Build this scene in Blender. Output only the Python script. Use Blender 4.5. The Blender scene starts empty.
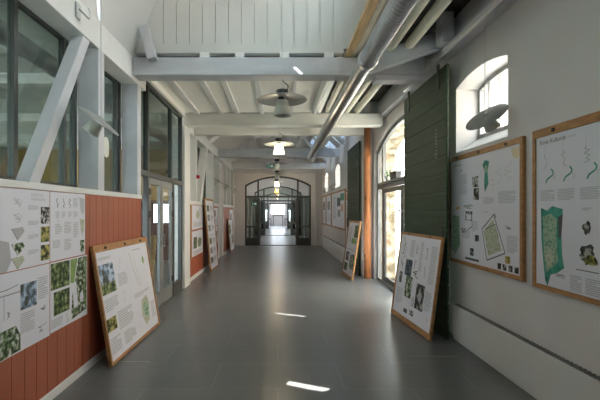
import bpy, bmesh, math, random
from mathutils import Vector, Matrix
random.seed(7)
SC = bpy.context.scene
COL = SC.collection
PI = math.pi

# ------------------------------------------------------------------ materials
def new_mat(name):
    m = bpy.data.materials.new(name); m.use_nodes = True
    nt = m.node_tree; nt.nodes.clear()
    out = nt.nodes.new('ShaderNodeOutputMaterial')
    return m, nt, out
def paint(name, col, rough=0.55, var=0.06, scale=3.0, bump=0.0, stretch=(1,1,1), metallic=0.0, spec=0.5, bscale=None):
    m, nt, out = new_mat(name)
    p = nt.nodes.new('ShaderNodeBsdfPrincipled')
    tc = nt.nodes.new('ShaderNodeTexCoord'); mp = nt.nodes.new('ShaderNodeMapping')
    mp.inputs['Scale'].default_value = stretch
    nz = nt.nodes.new('ShaderNodeTexNoise'); nz.inputs['Scale'].default_value = scale; nz.inputs['Detail'].default_value = 5
    rp = nt.nodes.new('ShaderNodeValToRGB')
    rp.color_ramp.elements[0].position = 0.3; rp.color_ramp.elements[1].position = 0.7
    rp.color_ramp.elements[0].color = (*[max(0, c*(1-var)) for c in col], 1)
    rp.color_ramp.elements[1].color = (*[min(1, c*(1+var)) for c in col], 1)
    L = nt.links.new
    L(tc.outputs['Object'], mp.inputs['Vector']); L(mp.outputs['Vector'], nz.inputs['Vector'])
    L(nz.outputs['Fac'], rp.inputs['Fac']); L(rp.outputs['Color'], p.inputs['Base Color'])
    p.inputs['Roughness'].default_value = rough; p.inputs['Metallic'].default_value = metallic
    p.inputs['Specular IOR Level'].default_value = spec
    if bump:
        n2 = nt.nodes.new('ShaderNodeTexNoise'); n2.inputs['Scale'].default_value = bscale or scale*4; n2.inputs['Detail'].default_value = 6
        L(mp.outputs['Vector'], n2.inputs['Vector'])
        b = nt.nodes.new('ShaderNodeBump'); b.inputs['Strength'].default_value = bump; b.inputs['Distance'].default_value = 0.01
        L(n2.outputs['Fac'], b.inputs['Height']); L(b.outputs['Normal'], p.inputs['Normal'])
    return m
def ramp_mat(name, stops, scale=25, rough=0.5, detail=4, voronoi=False, stretch=(1,1,1)):
    m, nt, out = new_mat(name)
    p = nt.nodes.new('ShaderNodeBsdfPrincipled'); p.inputs['Roughness'].default_value = rough
    p.inputs['Specular IOR Level'].default_value = 0.2
    tc = nt.nodes.new('ShaderNodeTexCoord'); mp = nt.nodes.new('ShaderNodeMapping'); mp.inputs['Scale'].default_value = stretch
    if voronoi:
        nz = nt.nodes.new('ShaderNodeTexVoronoi'); nz.inputs['Scale'].default_value = scale; o = nz.outputs['Color']
    else:
        nz = nt.nodes.new('ShaderNodeTexNoise'); nz.inputs['Scale'].default_value = scale; nz.inputs['Detail'].default_value = detail; o = nz.outputs['Fac']
    rp = nt.nodes.new('ShaderNodeValToRGB'); rp.color_ramp.interpolation = 'LINEAR'
    while len(rp.color_ramp.elements) < len(stops): rp.color_ramp.elements.new(0.5)
    for e, (pos, c) in zip(rp.color_ramp.elements, stops):
        e.position = pos; e.color = (*c, 1)
    L = nt.links.new
    L(tc.outputs['Object'], mp.inputs['Vector']); L(mp.outputs['Vector'], nz.inputs['Vector'])
    L(o, rp.inputs['Fac']); L(rp.outputs['Color'], p.inputs['Base Color']); L(p.outputs['BSDF'], out.inputs['Surface'])
    return m
def fin(m):
    nt = m.node_tree
    out = [n for n in nt.nodes if n.type == 'OUTPUT_MATERIAL'][0]; p = [n for n in nt.nodes if n.type == 'BSDF_PRINCIPLED'][0]
    nt.links.new(p.outputs['BSDF'], out.inputs['Surface']); return m
def P(*a, **k): return fin(paint(*a, **k))
def emis(name, col, s):
    m, nt, out = new_mat(name); e = nt.nodes.new('ShaderNodeEmission')
    e.inputs['Color'].default_value = (*col, 1); e.inputs['Strength'].default_value = s
    nt.links.new(e.outputs['Emission'], out.inputs['Surface']); return m
def glass_mat(name, tint, ior=1.5, refl=1.0):
    m, nt, out = new_mat(name)
    t = nt.nodes.new('ShaderNodeBsdfTransparent'); t.inputs['Color'].default_value = (*tint, 1)
    g = nt.nodes.new('ShaderNodeBsdfGlossy'); g.inputs['Roughness'].default_value = 0.0
    f = nt.nodes.new('ShaderNodeFresnel'); f.inputs['IOR'].default_value = ior
    mx = nt.nodes.new('ShaderNodeMixShader'); L = nt.links.new
    mu = nt.nodes.new('ShaderNodeMath'); mu.operation = 'MULTIPLY'; mu.inputs[1].default_value = refl; mu.use_clamp = True
    ge = nt.nodes.new('ShaderNodeNewGeometry'); iv = nt.nodes.new('ShaderNodeMath'); iv.operation = 'SUBTRACT'; iv.inputs[0].default_value = 1.0; m2 = nt.nodes.new('ShaderNodeMath'); m2.operation = 'MULTIPLY'
    L(ge.outputs['Backfacing'], iv.inputs[1]); L(iv.outputs[0], m2.inputs[0]); L(mu.outputs[0], m2.inputs[1])   # only the outer face of a pane mirrors
    L(f.outputs[0], mu.inputs[0]); L(m2.outputs[0], mx.inputs[0]); L(t.outputs[0], mx.inputs[1]); L(g.outputs[0], mx.inputs[2]); L(mx.outputs[0], out.inputs['Surface'])
    return m

M = {}
M['wall'] = P('white_plaster', (0.66,0.635,0.63), 0.7, 0.04, 1.6, 0.12, bscale=30)
M['white'] = P('white_paint', (0.72,0.72,0.71), 0.5, 0.05, 2.5, 0.08, bscale=18)
M['slope'] = P('white_boarding', (0.70,0.70,0.69), 0.55, 0.03, 1.2)
M['panel'] = P('gable_paint', (0.60,0.61,0.595), 0.55, 0.03, 2.0)
M['timber'] = P('painted_timber', (0.56,0.565,0.60), 0.5, 0.10, 2.2, 0.25, stretch=(1,1,1), bscale=14)
M['beam'] = P('painted_beam', (0.52,0.54,0.575), 0.5, 0.10, 3.0, 0.3, stretch=(0.6,3,3), bscale=9)
M['cream'] = P('cream_paint', (0.66,0.655,0.61), 0.5, 0.07, 2.5, 0.15, stretch=(0.6,3,3), bscale=10)
M['ceil'] = P('ceiling_board', (0.86,0.85,0.79), 0.6, 0.03, 2.0)
M['red'] = P('red_oxide_paint', (0.37,0.098,0.048), 0.5, 0.12, 2.0, 0.1, stretch=(1,1,0.35), bscale=25)
M['green'] = P('dark_green_boards', (0.021,0.046,0.021), 0.6, 0.30, 4.0, 0.5, stretch=(1,0.4,5), bscale=12)
M['rawwood'] = P('raw_pine', (0.60,0.42,0.22), 0.6, 0.25, 5.0, 0.2, stretch=(4,0.5,4))
M['greywood'] = P('aged_grey_wood', (0.38,0.36,0.31), 0.65, 0.25, 5.0, 0.3, stretch=(4,0.4,4))
M['creamwood'] = P('cream_pipe', (0.58,0.55,0.45), 0.55, 0.10, 4.0)
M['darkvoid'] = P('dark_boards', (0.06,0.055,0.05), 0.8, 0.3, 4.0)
M['frame'] = P('pine_frame', (0.40,0.19,0.068), 0.45, 0.22, 8.0, 0.1, stretch=(1,3,3))
M['log'] = P('orange_timber', (0.50,0.20,0.075), 0.5, 0.35, 6.0, 0.3, stretch=(3,3,0.5))
M['metal_dark'] = P('dark_steel', (0.055,0.058,0.055), 0.4, 0.10, 6.0)
M['metal_grey'] = P('grey_lacquer', (0.20,0.205,0.205), 0.4, 0.06, 6.0)
M['black'] = P('black_plastic', (0.02,0.02,0.022), 0.45, 0.1, 6.0)
M['duct'] = P('galvanised_steel', (0.62,0.64,0.66), 0.28, 0.08, 5.0, metallic=1.0)
M['flexduct'] = P('ribbed_aluminium', (0.50,0.53,0.57), 0.45, 0.10, 6.0, metallic=0.9)
M['lampgrey'] = P('lamp_grey', (0.33,0.33,0.32), 0.4, 0.04, 6.0)
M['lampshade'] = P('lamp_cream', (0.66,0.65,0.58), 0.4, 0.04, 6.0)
M['wire'] = P('pale_cable', (0.55,0.55,0.55), 0.5, 0.05, 6.0)
M['rad'] = P('radiator_enamel', (0.70,0.70,0.69), 0.35, 0.02, 3.0)
M['grille'] = P('radiator_grille', (0.22,0.22,0.22), 0.5, 0.1, 6.0)
M['paper'] = P('poster_paper', (0.73,0.73,0.81), 0.5, 0.015, 2.0)
M['papergrey'] = P('poster_grey_tint', (0.42,0.42,0.46), 0.5, 0.03, 5.0)
M['ink'] = P('poster_ink', (0.06,0.06,0.07), 0.5, 0.1, 8.0)
M['text'] = P('poster_text', (0.47,0.475,0.52), 0.5, 0.05, 8.0)
M['teal'] = ramp_mat('map_teal', [(0.3,(0.02,0.16,0.13)),(0.5,(0.05,0.30,0.23)),(0.7,(0.10,0.36,0.26))], 14)
M['mapgreen'] = ramp_mat('map_green', [(0.36,(0.08,0.26,0.19)),(0.48,(0.42,0.52,0.40)),(0.62,(0.17,0.34,0.22))], 26)
M['sage'] = ramp_mat('map_sage', [(0.36,(0.33,0.37,0.27)),(0.48,(0.55,0.58,0.48)),(0.62,(0.40,0.44,0.31))], 26)
M['ph_green'] = ramp_mat('photo_foliage', [(0.38,(0.012,0.022,0.01)),(0.5,(0.06,0.11,0.03)),(0.62,(0.26,0.31,0.12)),(0.7,(0.45,0.45,0.35))], 22)
M['ph_plan'] = ramp_mat('photo_siteplan', [(0.40,(0.02,0.035,0.018)),(0.5,(0.10,0.17,0.06)),(0.58,(0.32,0.36,0.30)),(0.66,(0.72,0.72,0.74))], 24, detail=2)
M['ph_bw'] = ramp_mat('photo_black_white', [(0.42,(0.015,0.015,0.015)),(0.5,(0.2,0.2,0.2)),(0.57,(0.6,0.6,0.6))], 34)
M['ph_leaf'] = ramp_mat('photo_yellow_leaves', [(0.4,(0.02,0.025,0.012)),(0.5,(0.22,0.22,0.05)),(0.6,(0.52,0.46,0.16)),(0.68,(0.45,0.2,0.1))], 20)
M['ph_sky'] = ramp_mat('photo_street', [(0.4,(0.06,0.07,0.05)),(0.5,(0.18,0.25,0.35)),(0.6,(0.5,0.6,0.75))], 14)
M['ph_dark'] = ramp_mat('photo_dark', [(0.4,(0.015,0.015,0.02)),(0.52,(0.06,0.06,0.06)),(0.62,(0.4,0.4,0.36))], 16)
M['ph_blue'] = ramp_mat('photo_blue', [(0.4,(0.02,0.035,0.06)),(0.55,(0.05,0.09,0.13)),(0.65,(0.25,0.25,0.2))], 14)
M['lime'] = P('poster_lime', (0.20,0.33,0.08), 0.5, 0.2, 12.0)
M['orange'] = P('poster_orange', (0.65,0.33,0.14), 0.5, 0.1, 8.0)
M['sand'] = P('poster_sand', (0.68,0.58,0.40), 0.5, 0.05, 8.0)
M['glass'] = glass_mat('clear_glass', (0.90,0.93,0.91))
M['glass_sky'] = glass_mat('frosted_skylight', (0.22,0.25,0.28))
M['lamppale'] = P('lamp_pale_grey', (0.52,0.52,0.50), 0.4, 0.04, 6.0)
M['glass_dim'] = glass_mat('tinted_glass', (0.52,0.57,0.53), 1.55, 1.3)
M['stone'] = ramp_mat('pale_stone', [(0.40,(0.20,0.16,0.10)),(0.5,(0.40,0.34,0.25)),(0.6,(0.55,0.50,0.42))], 5, 0.8)
M['ground'] = P('courtyard_paving', (0.62,0.60,0.56), 0.8, 0.1, 2.0)
M['hallbrown'] = P('dark_red_brown_wall', (0.10,0.035,0.022), 0.7, 0.2, 2.0)
M['ochre'] = P('ochre_wall', (0.34,0.22,0.07), 0.7, 0.1, 2.0)
M['hallgrey'] = P('side_hall_plaster', (0.58,0.60,0.55), 0.7, 0.06, 2.0)
M['hallfloor'] = P('side_hall_floor', (0.25,0.26,0.23), 0.4, 0.1, 2.0)
M['redplastic'] = P('red_plastic', (0.35,0.01,0.015), 0.4, 0.05, 6.0)
M['signgreen'] = emis('exit_sign_green', (0.05,0.42,0.20), 0.10)
M['signwhite'] = emis('exit_sign_white', (0.9,1.0,0.92), 0.25)
M['plant'] = ramp_mat('plant_leaf', [(0.4,(0.03,0.15,0.05)),(0.6,(0.12,0.35,0.15))], 40)
M['lit'] = emis('lit_lamp_glass', (1.0,0.86,0.55), 9.0)
M['lit_amber'] = emis('lit_amber_glass', (1.0,0.45,0.06), 6.0)

def brick_mat(name, c1, c2, mortar, scale, bw, rh, ms, rough=0.8, bump=0.4):
    m, nt, out = new_mat(name); p = nt.nodes.new('ShaderNodeBsdfPrincipled'); p.inputs['Roughness'].default_value = rough
    tc = nt.nodes.new('ShaderNodeTexCoord'); mp = nt.nodes.new('ShaderNodeMapping'); mp.inputs['Rotation'].default_value = (PI/2,0,PI/2)
    sx = nt.nodes.new('ShaderNodeSeparateXYZ'); cx = nt.nodes.new('ShaderNodeCombineXYZ')
    b = nt.nodes.new('ShaderNodeTexBrick'); b.inputs['Scale'].default_value = scale
    b.inputs['Color1'].default_value = (*c1,1); b.inputs['Color2'].default_value = (*c2,1); b.inputs['Mortar'].default_value = (*mortar,1)
    b.inputs['Brick Width'].default_value = bw; b.inputs['Row Height'].default_value = rh; b.inputs['Mortar Size'].default_value = ms
    L = nt.links.new
    L(tc.outputs['Object'], sx.inputs[0]); L(sx.outputs['Y'], cx.inputs['X']); L(sx.outputs['Z'], cx.inputs['Y'])
    L(cx.outputs[0], b.inputs['Vector']); L(b.outputs['Color'], p.inputs['Base Color']); L(p.outputs[0], out.inputs['Surface'])
    return m
M['facade'] = brick_mat('facade_brick', (0.62,0.45,0.36), (0.70,0.55,0.46), (0.75,0.70,0.62), 1.0, 0.26, 0.08, 0.012)

def floor_mat():
    m, nt, out = new_mat('polished_grey_tiles'); p = nt.nodes.new('ShaderNodeBsdfPrincipled'); L = nt.links.new
    tc = nt.nodes.new('ShaderNodeTexCoord')
    b = nt.nodes.new('ShaderNodeTexBrick'); b.inputs['Scale'].default_value = 1.0
    b.inputs['Color1'].default_value = (0.142,0.146,0.150,1); b.inputs['Color2'].default_value = (0.160,0.164,0.168,1); b.inputs['Mortar'].default_value = (0.235,0.24,0.24,1)
    b.inputs['Brick Width'].default_value = 1.2; b.inputs['Row Height'].default_value = 0.6; b.inputs['Mortar Size'].default_value = 0.004
    L(tc.outputs['Object'], b.inputs['Vector'])
    nz = nt.nodes.new('ShaderNodeTexNoise'); nz.inputs['Scale'].default_value = 2.2; nz.inputs['Detail'].default_value = 3; nz.inputs['Roughness'].default_value = 0.5
    L(tc.outputs['Object'], nz.inputs['Vector'])
    mx = nt.nodes.new('ShaderNodeMix'); mx.data_type = 'RGBA'; mx.blend_type = 'MULTIPLY'; mx.inputs['Factor'].default_value = 1.0
    rp = nt.nodes.new('ShaderNodeValToRGB'); rp.color_ramp.elements[0].position = 0.15; rp.color_ramp.elements[1].position = 0.85
    rp.color_ramp.elements[0].color = (0.80,0.86,0.86,1); rp.color_ramp.elements[1].color = (1.08,1.08,1.08,1)
    L(nz.outputs['Fac'], rp.inputs['Fac']); L(b.outputs['Color'], mx.inputs[6]); L(rp.outputs['Color'], mx.inputs[7])
    L(mx.outputs[2], p.inputs['Base Color'])
    r2 = nt.nodes.new('ShaderNodeMapRange'); r2.inputs['From Min'].default_value = 0.1; r2.inputs['From Max'].default_value = 0.9
    r2.inputs['To Min'].default_value = 0.27; r2.inputs['To Max'].default_value = 0.31
    L(nz.outputs['Fac'], r2.inputs['Value']); L(r2.outputs['Result'], p.inputs['Roughness'])
    n2 = nt.nodes.new('ShaderNodeTexNoise'); n2.inputs['Scale'].default_value = 5.0; L(tc.outputs['Object'], n2.inputs['Vector'])
    bp = nt.nodes.new('ShaderNodeBump'); bp.inputs['Strength'].default_value = 0.02; bp.inputs['Distance'].default_value = 0.02
    L(n2.outputs['Fac'], bp.inputs['Height']); L(bp.outputs['Normal'], p.inputs['Normal'])
    p.inputs['Specular IOR Level'].default_value = 0.6
    L(p.outputs[0], out.inputs['Surface']); return m
M['floor'] = floor_mat()

# ------------------------------------------------------------------ mesh helpers
class MB:
    def __init__(s): s.v = []; s.f = []; s.m = []; s.sm = []
    def face(s, pts, mat=0, smooth=False):
        i = len(s.v); s.v += [tuple(p) for p in pts]; s.f.append(list(range(i, i+len(pts)))); s.m.append(mat); s.sm.append(smooth)
    def add(s, verts, faces, mat=0, smooth=False):
        i = len(s.v); s.v += [tuple(p) for p in verts]
        for f in faces: s.f.append([i+k for k in f]); s.m.append(mat); s.sm.append(smooth)
    def box(s, x0, y0, z0, x1, y1, z1, mat=0):
        x0,x1 = sorted((x0,x1)); y0,y1 = sorted((y0,y1)); z0,z1 = sorted((z0,z1))
        v = [(x0,y0,z0),(x1,y0,z0),(x1,y1,z0),(x0,y1,z0),(x0,y0,z1),(x1,y0,z1),(x1,y1,z1),(x0,y1,z1)]
        s.add(v, [(3,2,1,0),(4,5,6,7),(0,1,5,4),(1,2,6,5),(2,3,7,6),(3,0,4,7)], mat)
    def prism(s, poly, axis_vec, mat=0):
        """closed polygon (3-D points) swept along axis_vec"""
        n = len(poly); a = Vector(axis_vec)
        nv = Vector((0,0,0))
        for k in range(n):
            p, q = Vector(poly[k]), Vector(poly[(k+1) % n]); nv += p.cross(q)
        pts = [Vector(p) for p in poly]
        if nv.dot(a) < 0: pts.reverse()
        v = pts + [p + a for p in pts]
        fs = [tuple(range(n-1,-1,-1)), tuple(range(n, 2*n))] + [(k, (k+1) % n, n+(k+1) % n, n+k) for k in range(n)]
        s.add(v, fs, mat)
    def beam(s, p0, p1, w, h, up=(0,0,1), mat=0):
        p0, p1 = Vector(p0), Vector(p1); d = (p1-p0).normalized(); u = Vector(up); side = d.cross(u).normalized(); u = side.cross(d).normalized()
        q = [p0 + side*a*w/2 + u*b*h/2 for a, b in ((-1,-1),(1,-1),(1,1),(-1,1))]
        s.prism(q, p1-p0, mat)
    def tube(s, p0, p1, r, n=12, mat=0, r1=None, cap=True):
        p0, p1 = Vector(p0), Vector(p1); d = (p1-p0).normalized(); a = d.orthogonal().normalized(); b = d.cross(a); r1 = r if r1 is None else r1
        v = [p0 + (a*math.cos(2*PI*k/n) + b*math.sin(2*PI*k/n))*r for k in range(n)] + [p1 + (a*math.cos(2*PI*k/n) + b*math.sin(2*PI*k/n))*r1 for k in range(n)]
        s.add(v, [(k, (k+1) % n, n+(k+1) % n, n+k) for k in range(n)], mat, True)
        if cap:
            s.face(list(reversed(v[:n])), mat); s.face(v[n:], mat)
    def path(s, pts, r, n=8, mat=0):
        for a, b in zip(pts, pts[1:]): s.tube(a, b, r, n, mat)
    def lathe(s, prof, n=32, mat=0, mtx=None):
        mtx = mtx or Matrix.Identity(4); v = []
        for r, z in prof:
            for k in range(n): v.append(mtx @ Vector((r*math.cos(2*PI*k/n), r*math.sin(2*PI*k/n), z)))
        fs = []
        for j in range(len(prof)-1):
            for k in range(n): fs.append((j*n+k, j*n+(k+1) % n, (j+1)*n+(k+1) % n, (j+1)*n+k))
        s.add(v, fs, mat, True)
    def build(s, name, mats, parent=None, bevel=0.0):
        me = bpy.data.meshes.new(name); me.from_pydata(s.v, [], s.f)
        for m in (mats if isinstance(mats, (list, tuple)) else [mats]): me.materials.append(M[m] if isinstance(m, str) else m)
        me.polygons.foreach_set('material_index', s.m); me.polygons.foreach_set('use_smooth', s.sm)
        me.update()
        if name != 'sheet':
            bmm = bmesh.new(); bmm.from_mesh(me); bmesh.ops.recalc_face_normals(bmm, faces=bmm.faces); bmm.to_mesh(me); bmm.free()
        o = bpy.data.objects.new(name, me); COL.objects.link(o)
        if parent is not None: o.parent = parent
        if bevel:
            b = o.modifiers.new('bevel', 'BEVEL'); b.width = bevel; b.segments = 2; b.limit_method = 'ANGLE'
        return o
def bx(name, mat, x0, y0, z0, x1, y1, z1, parent=None, bevel=0.0):
    b = MB(); b.box(x0,y0,z0,x1,y1,z1); return b.build(name, mat, parent, bevel)
def tag(o, label, cat=None, group=None):
    o['label'] = label
    if cat: o['category'] = cat
    if group: o['group'] = group
    return o
def struct(o, label=None):
    o['kind'] = 'structure'
    if label: o['label'] = label
    return o
def thing(name, label, cat, mtx=None, group=None):
    o = bpy.data.objects.new(name, None); COL.objects.link(o); o.empty_display_size = 0.1
    if mtx is not None: o.matrix_world = mtx if isinstance(mtx, Matrix) else Matrix.Translation(mtx)
    return tag(o, label, cat, group)
def sthing(name, loc, label=None):
    o = bpy.data.objects.new(name, None); COL.objects.link(o); o.location = loc; o.empty_display_size = 0.1
    return struct(o, label)
def dup(root, label, mtx, group=None):
    r = root.copy(); COL.objects.link(r); r.matrix_world = mtx; r['label'] = label
    if group: r['group'] = group
    for ch in list(root.children):
        c = ch.copy(); COL.objects.link(c); c.parent = r
        for g in list(ch.children):
            d = g.copy(); COL.objects.link(d); d.parent = c
    return r
def cut(obj, cutters):
    for c in cutters:
        md = obj.modifiers.new('cut', 'BOOLEAN'); md.object = c; md.operation = 'DIFFERENCE'; md.solver = 'EXACT'
    bpy.context.view_layer.update()
    dg = bpy.context.evaluated_depsgraph_get()
    me = bpy.data.meshes.new_from_object(obj.evaluated_get(dg))
    obj.modifiers.clear(); obj.data = me
    for c in cutters: bpy.data.objects.remove(c)
def arch_poly(x, y0, y1, z0, spring, apex, n=16):
    """closed outline in the plane X=x, y0<y1"""
    hw = (y1-y0)/2; yc = (y0+y1)/2; rise = apex-spring; R = (hw*hw+rise*rise)/(2*rise)
    a = math.asin(hw/R); pts = [(x,y0,z0),(x,y1,z0)]
    for k in range(n+1):
        t = a - 2*a*k/n; pts.append((x, yc+R*math.sin(t), apex-R+R*math.cos(t)))
    return pts
def arch_x(y, x0, x1, z0, spring, apex, n=20):
    return [(p[1], y, p[2]) for p in arch_poly(0, x0, x1, z0, spring, apex, n)]
def ring(mb, outer, inner, vec, mat=0):
    """frame between two matching outlines, swept by vec"""
    n = len(outer); v = Vector(vec); O = [Vector(p) for p in outer]; I = [Vector(p) for p in inner]
    for k in range(n):
        j = (k+1) % n
        mb.face([O[k],O[j],I[j],I[k]], mat); mb.face([O[k]+v,I[k]+v,I[j]+v,O[j]+v], mat)
        mb.face([O[k],O[k]+v,O[j]+v,O[j]], mat); mb.face([I[k],I[j],I[j]+v,I[k]+v], mat)

# ------------------------------------------------------------------ camera, world, sun
cam = bpy.data.cameras.new('camera'); co = bpy.data.objects.new('camera', cam); COL.objects.link(co)
co.location = (0,0,1.6); co.rotation_euler = (PI/2,0,0)
cam.sensor_width = 36; cam.lens = 24; cam.shift_x = 22/600; cam.shift_y = 11/600; cam.clip_start = 0.05
SC.camera = co
SKY = 10.0
w = bpy.data.worlds.new('World'); SC.world = w; w.use_nodes = True
bg = w.node_tree.nodes['Background']; bg.inputs['Color'].default_value = (0.82,0.91,1.0,1); bg.inputs['Strength'].default_value = SKY
SUN = Vector((0.42,0.42,-0.805)).normalized()
sl = bpy.data.lights.new('sun', 'SUN'); sl.energy = 22; sl.angle = 0.004; sl.color = (1.0,0.94,0.86)
so = bpy.data.objects.new('sun', sl); COL.objects.link(so); so.rotation_euler = SUN.to_track_quat('-Z','Y').to_euler(); so.location = (-4,-4,12)
def portal(c, nrm, sx, sy):
    l = bpy.data.lights.new('portal', 'AREA'); l.shape = 'RECTANGLE'; l.size = sx; l.size_y = sy; l.energy = 0
    l.cycles.is_portal = True
    o = bpy.data.objects.new('daylight_portal', l); COL.objects.link(o); o.location = c
    o.rotation_euler = Vector(nrm).to_track_quat('-Z','Y').to_euler()
vs = SC.view_settings; vs.view_transform = 'Standard'; vs.look = 'None'; vs.gamma = 1; vs.use_curve_mapping = False; vs.exposure = 0.55
SC.cycles.max_bounces = 10; SC.cycles.diffuse_bounces = 6; SC.cycles.transparent_max_bounces = 16; SC.cycles.sample_clamp_indirect = 6

# ------------------------------------------------------------------ floor, walls
YE = 18.5          # end wall of this corridor
struct(bx('floor', 'floor', -2.4, -4.3, -0.12, 2.75, 46.2, 0.0))
XR = 2.28; XF = 2.05
for nm, y, x0, x1 in (('trim_6',4.40,1.46,1.97),('trim_7',4.24,-1.70,-1.36),('trim_8',5.82,-1.74,-1.40)):
    struct(bx(nm, 'lampgrey', x0, y-0.012, 0.0, x1, y+0.012, 0.003), 'thin pale strip set in the floor joint')
# right wall near
b = MB(); b.box(XR, -4.0, 0, XR+0.45, 9.75, 4.0); wr = b.build('wall_right', ['wall']); struct(wr)
cs = []
def cutter(poly, vec):
    c = MB(); c.prism(poly, vec); return c.build('cutter', 'wall')
WY = [(3.97,5.12),(0.97,2.12),(-2.03,-0.88)]
for y0, y1 in WY:
    # reveal with sloping sill
    c = MB(); A = arch_poly(XR-0.02, y0, y1, 2.33, 3.15, 3.24); B = arch_poly(XR+0.28, y0, y1, 2.515, 3.15, 3.24)
    n = len(A); c.add(A+B, [tuple(range(n)), tuple(range(2*n-1,n-1,-1))] + [(n+k, n+(k+1) % n, (k+1) % n, k) for k in range(n)])
    cs.append(c.build('cutter', 'wall'))
    cs.append(cutter(arch_poly(XR+0.27, y0, y1, 2.515, 3.15, 3.24), (0.3,0,0)))
cs.append(cutter(arch_poly(XR-0.02, 5.6, 9.4, -0.02, 2.95, 3.38), (0.6,0,0)))
cut(wr, cs)
# right wall beyond the log post
b = MB(); b.box(XF, 9.8, 0, XF+0.45, YE, 3.9); wf = b.build('wall_right_far', ['wall']); struct(wf)
FW = [(10.75,11.75),(13.2,14.3),(16.4,17.5)]
cut(wf, [cutter(arch_poly(XF-0.02, y0, y1, 2.42, 3.05, 3.2), (0.6,0,0)) for y0, y1 in FW])
def window(n, x, y0, y1, z0, sp, ap, bars, x_out, label):
    r = sthing('window_%d' % n, (0,0,0), label)
    f = MB(); ring(f, arch_poly(x, y0, y1, z0, sp, ap), arch_poly(x, y0+0.05, y1-0.05, z0+0.05, sp-0.03, ap-0.05), (0.06,0,0)); f.build('window_frame', 'lampgrey', r)
    for k in range(bars):
        y = y0 + (y1-y0)*(k+1)/(bars+1); bx('glazing_bar', 'lampgrey', x+0.01, y-0.008, z0+0.03, x+0.035, y+0.008, ap-0.06, r)
    g = MB(); g.prism(arch_poly(x+0.022, y0+0.04, y1-0.04, z0+0.04, sp-0.02, ap-0.04), (0.006,0,0)); g.build('pane', 'glass', r)
    portal((x_out, (y0+y1)/2, (z0+ap)/2), (-1,0,0), y1-y0+0.1, ap-z0+0.1)
window(1, XR+0.28, 3.97, 5.12, 2.515, 3.15, 3.24, 4, XR+0.5, 'arched window with vertical glazing bars above the poster boards')
window(2, XR+0.28, 0.97, 2.12, 2.515, 3.15, 3.24, 4, XR+0.5, 'arched window beside the camera')
window(3, XR+0.28, -2.03, -0.88, 2.515, 3.15, 3.24, 4, XR+0.5, 'arched window behind the camera')
for k, (y0, y1) in enumerate(FW):
    window(4+k, XF+0.2, y0, y1, 2.42, 3.05, 3.2, 2, XF+0.5, ['arched window beside the far green shutter','middle small arched window of the far right wall','small arched window nearest the end wall'][k])
# outer stone lining of the doorway
b = MB(); ring(b, arch_poly(XR+0.14, 5.60, 9.40, -0.02, 2.95, 3.38), arch_poly(XR+0.14, 5.63, 9.37, 0.0, 2.93, 3.35), (0.33,0,0)); struct(b.build('trim_1', 'stone'), 'pale stone outer reveal of the arched doorway')
portal((XR+0.55, 7.5, 1.65), (-1,0,0), 3.9, 3.5)
# outdoors
struct(bx('ground', 'ground', 2.74, -14, -0.3, 40, 70, -0.1))
b = MB(); b.box(9.0, -14, -0.1, 9.6, 25, 9.0); o = b.build('building_facade', ['facade']); tag(o, 'pale brick facade across the courtyard seen through the near arched window', 'building')

# rear wall
b = MB(); b.box(-2.6, -4.3, 0, 2.75, -4.0, 6.8); rw = b.build('wall_rear', ['wall']); struct(rw)

# left: wainscot of vertical boards
def wainscot(name, xf, y0, y1, h, label):
    b = MB(); y = y0; k = 0
    while y < y1 - 0.01:
        e = min(y+0.146, y1); b.box(xf-0.028, y, 0.0, xf, e-0.002, h); y += 0.15; k += 1
    b.box(xf-0.10, y0, 0.0, xf-0.02, y1, h)
    return struct(b.build(name, 'red'), label)
XL = -1.93; XG = -2.0
wainscot('wall_left', XL, -4.0, 5.64, 1.77, 'red board wainscot')
struct(bx('trim_2', 'white', XL-0.25, -4.0, 1.77, XL+0.012, 5.64, 1.825, None, 0.006), 'white sill rail on the near red wainscot')
struct(bx('baseboard_left', 'white', XL-0.0, -4.0, 0.0, XL+0.02, 5.64, 0.075, None, 0.004))
def post(label, y0, y1, x0, x1, z0, z1, mat='timber', group=None):
    o = bx('timber_post', mat, x0, y0, z0, x1, y1, z1, None, 0.006); return tag(o, label, 'post', group)
post('pale grey timber post on the red wainscot beside the hanging wall lamp', 4.30, 4.45, XL-0.22, XL, 1.825, 3.35)
post('pale grey timber post between the red wainscot and the glazed double door', 5.50, 5.64, XL-0.22, XL, 1.825, 3.35)
post('pale grey timber post out beside the camera on the left', 1.55, 1.72, XL-0.22, XL, 1.825, 3.35)
b = MB(); b.prism([(XL-0.13,3.12,1.822),(XL-0.13,3.26,1.822),(XL-0.13,4.13,3.35),(XL-0.13,3.99,3.35)], (0.12,0,0)); tag(b.build('diagonal_brace', 'timber', None, 0.006), 'thick slanted grey timber brace in front of the left glazing', 'brace')
# near wall plate
o = bx('wall_plate', 'white', XL-0.24, -4.0, 3.351, XL, 5.85, 3.65, None, 0.006); tag(o, 'long white timber plate along the top of the left glazing', 'beam')
# hook plate on it
hk = thing('wall_hook', 'small white hook with a cable loop on the left wall plate', 'hook', (XL, 3.84, 3.52))
bx('back_plate', 'wire', 0.0, -0.045, -0.07, 0.02, 0.045, 0.07, hk, 0.004)
b = MB(); b.path([(0.02,0,0.02),(0.07,0.02,-0.03),(0.09,0.05,-0.05),(0.06,0.1,-0.02)], 0.008); b.build('hook_arm', 'lampgrey', hk)
b = MB(); b.path([(0.06,0.1,-0.02),(0.05,0.16,0.0),(0.03,0.2,0.08),(0.015,0.2,0.128)], 0.005); b.build('cable_loop', 'wire', hk)

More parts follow.
